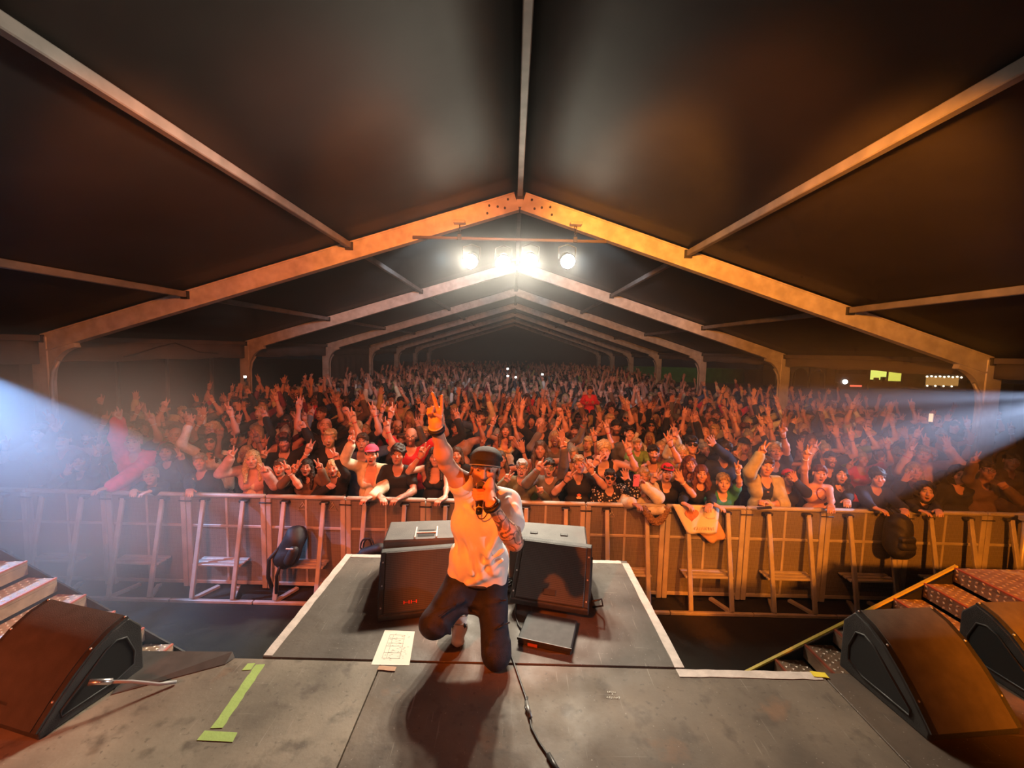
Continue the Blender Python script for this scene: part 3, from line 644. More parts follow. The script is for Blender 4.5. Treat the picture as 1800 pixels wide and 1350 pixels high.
def stairs(s, x0, label):
    y0, y1 = 2.275, 3.50; g = empty('stage_stairs', (0, 0, 0)); tag(g, label, 'stairs')
    for i in range(8):
        z = SZ - 0.147 * i; xa = x0 - s * 0.25 * i; xb = xa + s * (0.255 if i else 2.3)
        lo, hi = min(xa, xb), max(xa, xb)
        t = box('tread', (lo, y0, z - 0.03), (hi, y1, z), PLATE, g, 0.003)
        studs('studs', (lo + (0.03 if s > 0 else 0.0), y0, z), (hi - lo - 0.03, 0, 0), (0, y1 - y0, 0), 5 if i else 40, 24, g, (0, 0, 1))
        zb = z - 0.117
        box('riser', (min(xa, xa + s * 0.006), y0, max(0.0, zb)), (max(xa, xa + s * 0.006), y1, z - 0.03), PLATE, g)
        if i < 4 and s > 0: studs('studs', (xa - s * 0.001, y0, zb), (0, y1 - y0, 0), (0, 0, 0.115), 24, 3, g, (-s, 0, 0))
        beam('nosing', (xa + s * 0.006, y0, z + 0.001), (xa + s * 0.006, y1, z + 0.001), 0.018, 0.012, NOSE, g)
    a = Vector((x0 + s * 0.0, 0, SZ)); b = Vector((x0 - s * 0.25 * 7.2, 0, SZ - 0.147 * 7.2))
    poly = [(a.x, a.z), (b.x, b.z), (b.x, 0.0), (a.x, 0.0)]
    if s < 0: poly = poly[::-1]
    prism('side_plate', [(a.x + s * 0.02, a.z - 0.03), (b.x, b.z - 0.02), (b.x + s * 0.25, 0.02), (a.x + s * 0.02, 0.02)], 0.015, BLACK, g, basis((1, 0, 0), (0, 0, 1), (0, -1, 0), (0, y1 + 0.018, 0)))
    if s > 0:
        o = beam('edge_strip', (a.x + 0.03, y1 + 0.012, a.z + 0.016), (b.x, y1 + 0.012, b.z + 0.004), 0.026, 0.014, YELLOW, g); tag(o, 'yellow edge strip')
    for x in (x0 + s * 0.4, x0 + s * 2.2):
        for y in (y0 + 0.05, y1 - 0.05): box('support_leg', (x - 0.025, y - 0.025, 0), (x + 0.025, y + 0.025, SZ - 0.03), DARK_STEEL, g)
    box('side_panel', (min(x0, x0 + s * 2.3), y1 + 0.002, 0.02), (max(x0, x0 + s * 2.3), y1 + 0.014, SZ - 0.03), BLACK, g)
stairs(1, 3.845, 'studded metal stairs with yellow edge strip rising beside the two brown-lit monitors')
stairs(-1, -4.51, 'studded metal stairs rising into the haze behind the cable-side monitor')
tape(ragged(4.22, 3.47, 4.62, 3.30, 0.05, seed=12), 'pale tape on the studded landing by the gate post', WHITE_TAPE, 'landing_tape')

# ------------------------------------------------------------------ far background beyond the tent
def stall(loc, w, h, d, body, label, cat, nm):
    g = empty(nm, loc); tag(g, label, cat); box('body', (-w / 2, 0, 0), (w / 2, d, h), body, g, 0.05); return g
DK = mat('dark_stall', (0.03, 0.03, 0.034), 0.7); PALE = mat('pale_canvas', (0.30, 0.32, 0.33), 0.8)
van = stall((32.6, 40, 0), 3.4, 2.4, 2.0, mat('van_body', (0.05, 0.06, 0.09), 0.4, 0, 0.1, 2), 'dark van with white lamp and red lower light beyond the tent', 'van', 'van')
van.location.z = 0; 
box('windscreen', (-1.4, -0.03, 1.5), (1.3, 0.0, 2.15), mat('van_glass', (0.02, 0.03, 0.05), 0.1), van)
box('roof_sign', (-0.6, -0.05, 2.42), (0.6, 0.3, 2.7), emit('sign_warm', (1, 0.95, 0.7), 1.4), van)
for x in (-1.5, 1.5): box('wheel', (x - 0.15 if x < 0 else x - 0.2, -0.06, 0), (x + 0.2, 0.5, 0.7), RUBBER, van, 0.1)
bm = bmesh.new(); bmesh.ops.create_uvsphere(bm, u_segments=10, v_segments=6, radius=0.22, matrix=Matrix.Translation((-0.75, -0.06, 0.75))); link('head_lamp', bm_mesh('head_lamp', bm), emit('van_lamp', (1, 0.95, 0.8), 6), van)
box('red_light', (-0.2, -0.05, 0.30), (0.9, 0.0, 0.45), emit('van_red', (1, 0.15, 0.08), 1.6), van)
s1 = stall((37.0, 42.5, 0), 4.4, 2.3, 2.5, DK, 'stall with yellow-green lit opening far beyond the tent', 'stall', 'food_stall')
box('lit_opening', (-1.9, -0.03, 0.9), (1.0, 0.0, 1.9), emit('stall_green', (0.75, 0.85, 0.16), 1.3), s1)
box('lit_flap', (1.25, -0.04, 0.8), (2.5, 0.0, 1.9), emit('stall_yellow', (0.85, 0.85, 0.12), 1.0), s1)
for x in (-1.2, -0.3, 0.4): box('counter_item', (x, -0.3, 0.7), (x + 0.35, -0.05, 1.15 + 0.15 * x), DK, s1)
prism('awning', [(-2.3, 2.2), (2.7, 2.2), (2.2, 2.75), (-1.8, 2.75)], 0.8, DK, s1, basis((1, 0, 0), (0, 0, 1), (0, -1, 0), (0, 0.3, 0)))
s2 = stall((42.6, 41, 0), 4.2, 2.0, 2.5, DK, 'stall strung with warm bulbs far beyond the tent', 'stall', 'food_stall')
box('lit_opening', (-2.0, -0.03, 0.55), (1.2, 0.0, 1.35), emit('stall_warm', (0.9, 0.45, 0.12), 0.55), s2)
for k in range(9):
    bm = bmesh.new(); bmesh.ops.create_icosphere(bm, subdivisions=1, radius=0.09, matrix=Matrix.Translation((-2.0 + 0.42 * k, -0.1, 1.4 + 0.05 * (k % 2)))); link('bulb', bm_mesh('bulb', bm), emit('bulb', (1, 0.8, 0.5), 7), s2)
for k in range(4):
    bm = bmesh.new(); bmesh.ops.create_icosphere(bm, subdivisions=1, radius=0.08, matrix=Matrix.Translation((-1.9 + 0.8 * k, -0.1, 0.5))); link('bulb', bm_mesh('bulb', bm), emit('bulb', (1, 0.8, 0.5), 7), s2)
prism('roof', [(-2.6, 2.0), (2.6, 2.0), (0, 3.0)], 2.5, DK, s2, basis((1, 0, 0), (0, 0, 1), (0, -1, 0), (0, 2.5, 0)))
s3 = stall((46.7, 41, 0), 2.6, 2.4, 2.0, DK, 'stall with two yellow-green panels beside the tent column', 'stall', 'food_stall')
for x in (-1.15, 0.3): box('lit_panel', (x, -0.03, 0.6), (x + 0.95, 0.0, 1.45), emit('panel_green', (0.75, 0.95, 0.04), 1.3), s3)
for k, x in enumerate((26.6, 28.2, 29.9)):
    g = empty('arched_tent', (x, 41, 0)); tag(g, 'pale arched tent bay beyond the field, ' + ORD[k] + ' from the fence', 'tent', 'arched tents')
    pts = [(-0.8, 0.0)] + [(-0.72 * math.cos(t), 1.2 + 0.72 * math.sin(t)) for t in [j * math.pi / 8 for j in range(9)]] + [(0.8, 0), (0.8, 2.2), (-0.8, 2.2)]
    prism('front', pts, 0.1, PALE, g, basis((1, 0, 0), (0, 0, 1), (0, -1, 0), (0, 0, 0)))
    box('back', (-0.8, 2.0, 0), (0.8, 2.1, 2.2), DK, g)
tag(box('lawn_bank', (12, 45, 0.0), (25, 47, 1.55), mat('grass_bank', (0.05, 0.12, 0.03), 0.9, 0, 0.3, 2)), kind='structure')
spot('field_light', (18, 40, 5), (18, 46, 1.2), (0.7, 1.0, 0.5), 260, 100)
for k, x in enumerate((-13.4, -11.7, -10.2)):
    g = empty('fence_post', (x, 14.0, 0)); tag(g, 'thin fence post in the dark beyond the tent side, ' + ORD[k] + ' from the near column', 'fence', 'fence posts beyond the tent')
    box('post', (-0.04, -0.04, 0), (0.04, 0.04, 2.5), mat('fence_grey', (0.25, 0.25, 0.25), 0.6), g)
    box('cap', (-0.055, -0.055, 2.5), (0.055, 0.055, 2.54), DARK_STEEL, g)
# ------------------------------------------------------------------ people: signed-distance bodies meshed with surface nets
class Field:
    def __init__(s): s.ops = []
    def cap(s, a, b, ra, rb=None, k=0.012, sub=False, sq=1.0):
        a, b = np.array(a, float), np.array(b, float); rb = ra if rb is None else rb; R = max(ra, rb) * max(1, sq)
        def d(p):
            pa = p - a; ba = b - a
            if sq != 1.0: pa = pa / np.array([1, sq, 1]); ba = ba / np.array([1, sq, 1])
            h = np.clip((pa @ ba) / max(1e-9, ba @ ba), 0, 1)
            return (np.linalg.norm(pa - h[..., None] * ba, axis=-1) - (ra + (rb - ra) * h)) * min(1, sq)
        s.ops.append((np.minimum(a, b) - R, np.maximum(a, b) + R, d, k, sub))
    def ell(s, c, rad, rot=None, k=0.012, sub=False):
        c, rad = np.array(c, float), np.array(rad, float); R = rad.max() if rot is not None else rad
        def d(p):
            q = p - c
            if rot is not None: q = q @ rot
            k0 = np.linalg.norm(q / rad, axis=-1); k1 = np.linalg.norm(q / rad ** 2, axis=-1)
            return k0 * (k0 - 1) / np.maximum(k1, 1e-9)
        s.ops.append((c - R, c + R, d, k, sub))
    def box(s, c, half, rot=None, r=0.005, k=0.01, sub=False):
        c, half = np.array(c, float), np.array(half, float); R = np.linalg.norm(half) if rot is not None else half
        def d(p):
            q = p - c
            if rot is not None: q = q @ rot
            q = np.abs(q) - half + r
            return np.linalg.norm(np.maximum(q, 0), axis=-1) + np.minimum(q.max(-1), 0) - r
        s.ops.append((c - R, c + R, d, k, sub))
    def mesh(s, h, noise=None, smooth=1):
        add = [o for o in s.ops if not o[4]]
        lo = np.min([o[0] for o in add], 0) - 4 * h; hi = np.max([o[1] for o in add], 0) + 4 * h
        n = np.ceil((hi - lo) / h).astype(int) + 1
        D = np.full(n, 1.0, np.float32)
        ax = [lo[i] + h * np.arange(n[i]) for i in range(3)]
        for (a, b, d, k, sub) in s.ops:
            m = k + 2.5 * h
            i0 = np.clip(np.floor((a - m - lo) / h).astype(int), 0, n); i1 = np.clip(np.ceil((b + m - lo) / h).astype(int) + 1, 0, n)
            if (i1 <= i0).any(): continue
            P = np.stack(np.meshgrid(*[ax[i][i0[i]:i1[i]] for i in range(3)], indexing='ij'), -1)
            v = d(P); sl = tuple(slice(i0[i], i1[i]) for i in range(3)); c = D[sl]
            if sub:
                v = -v; hh = np.clip(0.5 - 0.5 * (c - v) / k, 0, 1); D[sl] = c + (v - c) * hh + k * hh * (1 - hh)
            else:
                hh = np.clip(0.5 + 0.5 * (c - v) / k, 0, 1); D[sl] = c + (v - c) * hh - k * hh * (1 - hh)
        if noise:
            I = np.argwhere(np.abs(D) < 4 * h); P = lo + I * h
            D[tuple(I.T)] += noise(P).astype(np.float32)
        return nets(D, lo, h, smooth)
def nets(D, lo, h, smooth):
    ins = D < 0; c = [ins[i:ins.shape[0] - 1 + i, j:ins.shape[1] - 1 + j, k:ins.shape[2] - 1 + k] for i in (0, 1) for j in (0, 1) for k in (0, 1)]
    al = c[0].copy(); an = c[0].copy()
    for x in c[1:]: al &= x; an |= x
    cells = np.argwhere(an & ~al); idx = np.full(c[0].shape, -1, np.int32); idx[tuple(cells.T)] = np.arange(len(cells))
    acc = np.zeros((len(cells), 3)); cnt = np.zeros(len(cells)); offs = [(i, j, k) for i in (0, 1) for j in (0, 1) for k in (0, 1)]
    val = {o: D[cells[:, 0] + o[0], cells[:, 1] + o[1], cells[:, 2] + o[2]] for o in offs}
    for a in offs:
        for x in range(3):
            if a[x]: continue
            b = list(a); b[x] = 1; va, vb = val[a], val[tuple(b)]; m = (va < 0) != (vb < 0)
            t = np.where(m, va / np.where(m, va - vb, 1), 0)
            p = np.tile(np.array(a, float), (len(cells), 1)); p[:, x] = t
            acc[m] += p[m]; cnt[m] += 1
    V = lo + (cells + acc / cnt[:, None]) * h
    F = []
    for x in range(3):
        y, z = (x + 1) % 3, (x + 2) % 3
        A = [slice(None)] * 3; B = [slice(None)] * 3; A[x] = slice(0, -1); B[x] = slice(1, None)
        a, b = ins[tuple(A)], ins[tuple(B)]
        for flip in (False, True):
            E = np.argwhere((a & ~b) if not flip else (~a & b))
            E = E[(E[:, y] > 0) & (E[:, z] > 0) & (E[:, y] < idx.shape[y]) & (E[:, z] < idx.shape[z])]
            if not len(E): continue
            q = []
            for (dy, dz) in ((-1, -1), (0, -1), (0, 0), (-1, 0)):
                e = E.copy(); e[:, y] += dy; e[:, z] += dz; q.append(idx[tuple(e.T)])
            q = np.stack(q, 1); q = q[(q >= 0).all(1)]
            F.append(q[:, ::-1] if flip else q)
    F = np.concatenate(F)
    for _ in range(smooth):
        S = np.zeros_like(V); C = np.zeros(len(V))
        for i in range(4):
            a, b = F[:, i], F[:, (i + 1) % 4]
            for ax_ in range(3):
                S[:, ax_] += np.bincount(a, V[b, ax_], len(V)) + np.bincount(b, V[a, ax_], len(V))
            C += np.bincount(a, minlength=len(V)) + np.bincount(b, minlength=len(V))
        V = V * 0.5 + 0.5 * S / np.maximum(C, 1)[:, None]
    return V, F
def np_mesh(name, V, F):
    me = bpy.data.meshes.new(name); n = F.shape[1]
    me.vertices.add(len(V)); me.vertices.foreach_set('co', V.astype(np.float32).ravel())
    me.loops.add(F.size); me.loops.foreach_set('vertex_index', F.astype(np.int32).ravel())
    me.polygons.add(len(F)); me.polygons.foreach_set('loop_start', np.arange(0, F.size, n, dtype=np.int32)); me.polygons.foreach_set('loop_total', np.full(len(F), n, np.int32))
    me.polygons.foreach_set('use_smooth', np.ones(len(F), bool)); me.update(calc_edges=True)
    return me
def biggest(V, F):
    """keep the largest connected surface, so that a body stays one continuous mesh"""
    lab = np.arange(len(V))
    while True:
        m = lab[F].min(1); new = lab.copy()
        for i in range(4): np.minimum.at(new, F[:, i], m)
        new = new[new]
        if (new == lab).all(): break
        lab = new
    u, c = np.unique(lab, return_counts=True); keep = lab == u[c.argmax()]
    mp = np.cumsum(keep) - 1; F = mp[F[keep[F[:, 0]]]]
    return V[keep], F
def decimated(me, ratio):
    o = bpy.data.objects.new('tmp', me); COL.objects.link(o); d = o.modifiers.new('d', 'DECIMATE'); d.ratio = ratio
    out = bpy.data.meshes.new_from_object(o.evaluated_get(bpy.context.evaluated_depsgraph_get())); bpy.data.objects.remove(o); bpy.data.meshes.remove(me)
    out.polygons.foreach_set('use_smooth', [True] * len(out.polygons)); return out
def coords(me):
    a = np.empty(len(me.vertices) * 3, np.float32); me.vertices.foreach_get('co', a); return a.reshape(-1, 3).astype(float)
def paint(me, rgb):
    c = np.ones((len(rgb), 4), np.float32); c[:, :3] = rgb
    at = me.color_attributes.new('Col', 'FLOAT_COLOR', 'POINT'); at.data.foreach_set('color', c.ravel())
def rotm(yaw, pitch, roll=0.0):
    """head rotation: columns are head axes in body space; face looks along -Y"""
    return np.array(Matrix.Rotation(yaw, 3, 'Z') @ Matrix.Rotation(-pitch, 3, 'X') @ Matrix.Rotation(roll, 3, 'Y'))
def unit(v): v = np.array(v, float); return v / max(1e-9, np.linalg.norm(v))

class Head:
    def __init__(s, c, R, sc=1.0): s.c, s.R, s.k = np.array(c, float), R, sc
    def w(s, p): return s.c + s.R @ (np.array(p, float) * s.k)
    def local(s, V): return ((V - s.c) @ s.R) / s.k
def head_ops(f, H, mouth=0, fem=0, detail=False):
    k = H.k; E = lambda c, r, kk=0.02, sub=False: f.ell(H.w(c), np.array(r) * k, H.R, kk * k, sub)
    C = lambda a, b, ra, rb, kk=0.012, sub=False: f.cap(H.w(a), H.w(b), ra * k, rb * k, kk * k, sub)
    E((0, 0.018, 0.035), (0.073, 0.092, 0.083)); E((0, -0.018, -0.045), (0.060 - .004 * fem, 0.066, 0.078), 0.03)
    E((0, -0.055, -0.098), (0.026 - .004 * fem, 0.022, 0.018), 0.03)
    for s in (-1, 1):
        E((s * 0.042, -0.052, -0.028), (0.026, 0.028, 0.026), 0.02)
        E((s * 0.0315, -0.098, 0.004), (0.019, 0.016, 0.011), 0.008, True)
        E((s * 0.0315, -0.072, 0.004), (0.0135, 0.013, 0.0115), 0.003)
        E((s * 0.077, 0.012, -0.008), (0.010, 0.021, 0.033), 0.008)
    C((-0.036, -0.073, 0.027), (0.036, -0.073, 0.027), 0.011, 0.011, 0.014)
    C((0, -0.083, 0.012), (0, -0.104, -0.030), 0.008, 0.0135, 0.010)
    for s in (-1, 1): E((s * 0.012, -0.092, -0.034), (0.009, 0.012, 0.009), 0.006)
    if mouth:
        E((0, -0.07, -0.074), (0.026, 0.024, 0.020), 0.012); E((0, -0.090, -0.072), (0.021, 0.026, 0.016), 0.004, True)
    else:
        C((-0.022, -0.074, -0.066), (0.022, -0.074, -0.066), 0.0075, 0.0075, 0.006); C((-0.018, -0.073, -0.076), (0.018, -0.073, -0.076), 0.008, 0.008, 0.006)
        C((-0.026, -0.086, -0.071), (0.026, -0.086, -0.071), 0.0028, 0.0028, 0.003, True)
def face_paint(V, H, tone, hair, mouth=0, beard=0, fem=0, mask=0):
    L = H.local(V); c = np.tile(np.array(tone), (len(V), 1)); x, y, z = L.T; front = (y < -0.045) & (np.abs(x) < 0.075) & (np.abs(z) < 0.14)
    def blend(m, col, a=1.0):
        m = np.clip(m, 0, 1)[:, None] * a; c[:] = c * (1 - m) + np.array(col) * m
    T = np.array(tone)
    near = (np.linalg.norm(L * [1, 1, .8], axis=1) < 0.13)
    blend(near * np.exp(-(((np.abs(x) - .042) / .02) ** 2 + ((z + .03) / .02) ** 2)) * (y < -.03), T * [1.1, .7, .65], .5)
    blend(front * np.exp(-((x / .014) ** 2 + ((z + .034) / .012) ** 2)), T * [1.05, .75, .7], .4)
    br = front * (np.abs(z - 0.030 - 0.10 * (0.02 - np.abs(np.abs(x) - .03))) < .0062) * (np.abs(np.abs(x) - .031) < .019); blend(br, np.array(hair) * .5 + T * .12, .8)
    ex, ez = (np.abs(x) - .0315) / .0150, (z - .004) / .0066; er = ex ** 2 + ez ** 2
    blend(front * (er < 1.7), T * .40, .8); blend(front * (er < 1.0), (.46, .40, .35)); blend(front * ((np.abs(x) - .0315) ** 2 + (z - .005) ** 2 < .0068 ** 2), (.03, .02, .015))
    if mouth:
        mr = (x / .028) ** 2 + ((z + .072) / .023) ** 2; blend(front * (mr < 1.15), T * [.85, .42, .40]); blend(front * ((x / .021) ** 2 + ((z + .073) / .0165) ** 2 < 1), (.07, .015, .012))
        blend(front * (np.abs(x) < .016) * (np.abs(z + .0605) < .0042), (.7, .66, .58))
    else:
        mr = (x / .027) ** 2 + ((z + .071) / .0125) ** 2; blend(front * (mr < 1), T * [.80, .42, .40]); blend(front * (np.abs(z + .071) < .0026) * (np.abs(x) < .026), T * .25)
    if beard:
        bm_ = near * (y < .03) * np.clip((-.028 - z + np.abs(x) * .5) / .02, 0, 1) * (1 - (mr < 1.3)) * (z > -.14); blend(bm_, hair, .8)
    if mask: blend(front * (((x - .03) / .034) ** 2 + ((z - .0) / .036) ** 2 < 1) * (er > 1.3), (.05, .11, .10), .85)
    return c
def hand_ops(f, W, u, n, thumb, pose='peace', sc=1.0, fat=1.0, kk=0.006):
    """W wrist, u finger direction, n palm normal, thumb rough direction of the thumb side"""
    u = unit(u); n = unit(np.array(n, float) - u * np.dot(n, u)); s = np.cross(u, n); s = s if np.dot(s, thumb) > 0 else -s
    P = lambda a, b, c: W + (s * a + u * b + n * c) * sc
    C = lambda a, b, ra, rb, k=kk: f.cap(P(*a), P(*b), ra * sc * fat, rb * sc * fat, k * sc)
    rot = np.stack([s, u, n], 1)
    f.box(P(0, 0.052, 0), np.array([0.040, 0.046, 0.0135]) * sc, rot, 0.012 * sc, 0.012 * sc); f.cap(P(0, -0.01, 0), P(0, 0.02, 0), 0.026 * sc, 0.028 * sc, 0.015 * sc)
    f.ell(P(0.022, 0.03, 0.009), np.array([0.017, 0.028, 0.013]) * sc, rot, 0.012 * sc)
    base = [(0.031, 0.094), (0.0105, 0.099), (-0.0105, 0.096), (-0.030, 0.088)]; ln = [0.072, 0.080, 0.074, 0.058]; rr = [0.0092, 0.0096, 0.0092, 0.0082]
    ext = {'peace': (1, 1, 0, 0), 'open': (1, 1, 1, 1), 'point': (1, 0, 0, 0), 'fist': (0, 0, 0, 0), 'rail': (2, 2, 2, 2), 'grip': (3, 3, 3, 3), 'three': (1, 1, 1, 0), 'hero': (1, 1, 0, 0)}[pose]
    spr = {'peace': (0.24, -0.20, 0, 0), 'hero': (0.07, -0.30, 0, 0), 'open': (0.22, 0.05, -0.12, -0.30), 'three': (0.22, 0, -0.22, 0)}.get(pose, (0.04, 0, -0.04, -0.08))
    for i in range(4):
        b, l, r, a = base[i], ln[i], rr[i], spr[i]
        if ext[i] == 1:
            p0 = (b[0], b[1] - .01, 0); p1 = (b[0] + math.sin(a) * l * .55, b[1] + math.cos(a) * l * .55, 0.004); p2 = (b[0] + math.sin(a) * l, b[1] + math.cos(a) * l, 0.010)
            C(p0, p1, r * 1.08, r); C(p1, p2, r, r * .82)
        elif ext[i] == 2:
            p1 = (b[0] * 1.05, b[1] + l * .42, 0.012); p2 = (b[0] * 1.08, b[1] + l * .72, 0.040)
            C((b[0], b[1] - .01, 0), p1, r * 1.08, r); C(p1, p2, r, r * .82)
        elif ext[i] == 3:
            p1 = (b[0], b[1] + l * .30, 0.026); p2 = (b[0], b[1] + l * .16, 0.054); p3 = (b[0], b[1] - l * .12, 0.058)
            C((b[0], b[1] - .008, 0), p1, r * 1.08, r); C(p1, p2, r, r * .95); C(p2, p3, r * .95, r * .82)
        else:
            lift = .006 if pose == 'hero' else .017; p1 = (b[0], b[1] + lift, 0.020); p2 = (b[0] * .95, b[1] - .010, 0.040); p3 = (b[0] * .9, b[1] - .026, 0.030)
            C((b[0], b[1] - .008, 0), p1, r * 1.1, r * 1.05); C(p1, p2, r * 1.05, r); C(p2, p3, r, r * .85)
    if pose in ('peace', 'fist', 'point', 'three', 'hero'):
        C((0.030, 0.026, 0.006), (0.034, 0.058, 0.026), 0.0125, 0.0105); C((0.034, 0.058, 0.026), (0.010, 0.076, 0.043), 0.0105, 0.0088)
    elif pose == 'grip':
        C((0.030, 0.026, 0.006), (0.046, 0.052, 0.022), 0.0125, 0.0105); C((0.046, 0.052, 0.022), (0.036, 0.074, 0.050), 0.0105, 0.0088)
    else:
        C((0.030, 0.024, 0.004), (0.052, 0.050, 0.010), 0.0125, 0.0105); C((0.052, 0.050, 0.010), (0.066, 0.080, 0.012), 0.0105, 0.0088)
def elbow(S, W, l1, l2, hint):
    d = W - S; L = np.linalg.norm(d)
    if L > (l1 + l2) * .995: W = S + d / L * (l1 + l2) * .995; d = W - S; L = np.linalg.norm(d)
    d = d / L; a = (l1 * l1 - l2 * l2 + L * L) / (2 * L); h = math.sqrt(max(1e-6, l1 * l1 - a * a))
    q = np.array(hint, float); q = unit(q - d * np.dot(q, d)); return S + d * a + q * h, W

SKIN = mat('skin', (0.5, 0.3, 0.2), 0.52, attr='Col')
TONES = [(0.60, 0.31, 0.22), (0.52, 0.26, 0.18), (0.62, 0.35, 0.27), (0.44, 0.21, 0.14), (0.20, 0.09, 0.055)]
HAIRC = dict(dark=(0.022, 0.014, 0.010), black=(0.010, 0.009, 0.009), brown=(0.075, 0.042, 0.024), fair=(0.36, 0.24, 0.12), blond=(0.55, 0.40, 0.20), grey=(0.30, 0.29, 0.28), auburn=(0.13, 0.035, 0.018))
CLOTH = dict(black=(0.014, 0.014, 0.015), grey=(0.17, 0.17, 0.18), navy=(0.020, 0.026, 0.050), olive=(0.16, 0.15, 0.085), pink=(0.85, 0.07, 0.17), rose=(0.60, 0.36, 0.34), cream=(0.74, 0.66, 0.50), beige=(0.66, 0.58, 0.40), white=(0.78, 0.77, 0.74), brown=(0.15, 0.085, 0.05), greybrown=(0.14, 0.115, 0.10), green=(0.14, 0.26, 0.07), teal=(0.03, 0.22, 0.18), red=(0.62, 0.02, 0.03), khaki=(0.44, 0.40, 0.23), yellow=(0.66, 0.52, 0.24), blue=(0.05, 0.09, 0.22), burgundy=(0.20, 0.02, 0.035), pinkhat=(0.75, 0.06, 0.13))
def cloth(c):
    if c == 'floral':
        if 'cloth_floral' in MATS: return MATS['cloth_floral']
        m = mat('cloth_floral', (0.012, 0.012, 0.014), 0.8); nt = m.node_tree; tc = nt.nodes.new('ShaderNodeTexCoord'); v = nt.nodes.new('ShaderNodeTexVoronoi'); v.inputs['Scale'].default_value = 26
        r = nt.nodes.new('ShaderNodeValToRGB'); r.color_ramp.elements[0].position = 0.30; r.color_ramp.elements[1].position = 0.36; r.color_ramp.elements[0].color = (0.75, 0.68, 0.58, 1); r.color_ramp.elements[1].color = (0.012, 0.012, 0.014, 1)
        nt.links.new(tc.outputs['Object'], v.inputs['Vector']); nt.links.new(v.outputs['Distance'], r.inputs['Fac']); nt.links.new(r.outputs['Color'], nt.nodes['Principled BSDF'].inputs['Base Color']); return m
    if c == 'camo': return mat('cloth_camo', (0.10, 0.09, 0.05), 0.85, var=1, col2=(0.32, 0.26, 0.15), scale=14)
    return mat('cloth_' + c, CLOTH[c], 0.88, 0, 0.12, 20, 0.25, 150)
def hairm(c): return mat('hair_' + c, HAIRC[c], 0.5, 0, 0.35, 60, 0.5, 220)
def wrinkles(seed, amp):
    r = np.random.RandomState(seed); K = [(r.normal(size=3) * np.array([16, 16, 22]), r.uniform(0, 6.3)) for _ in range(6)]
    return lambda P: amp * sum(np.sin(P @ k + ph) for k, ph in K) / 3
def lumps(seed, amp, freq):
    r = np.random.RandomState(seed); K = [(r.normal(size=3) * freq, r.uniform(0, 6.3)) for _ in range(7)]
    return lambda P: amp * sum(np.sin(P @ k + ph) for k, ph in K) / 3

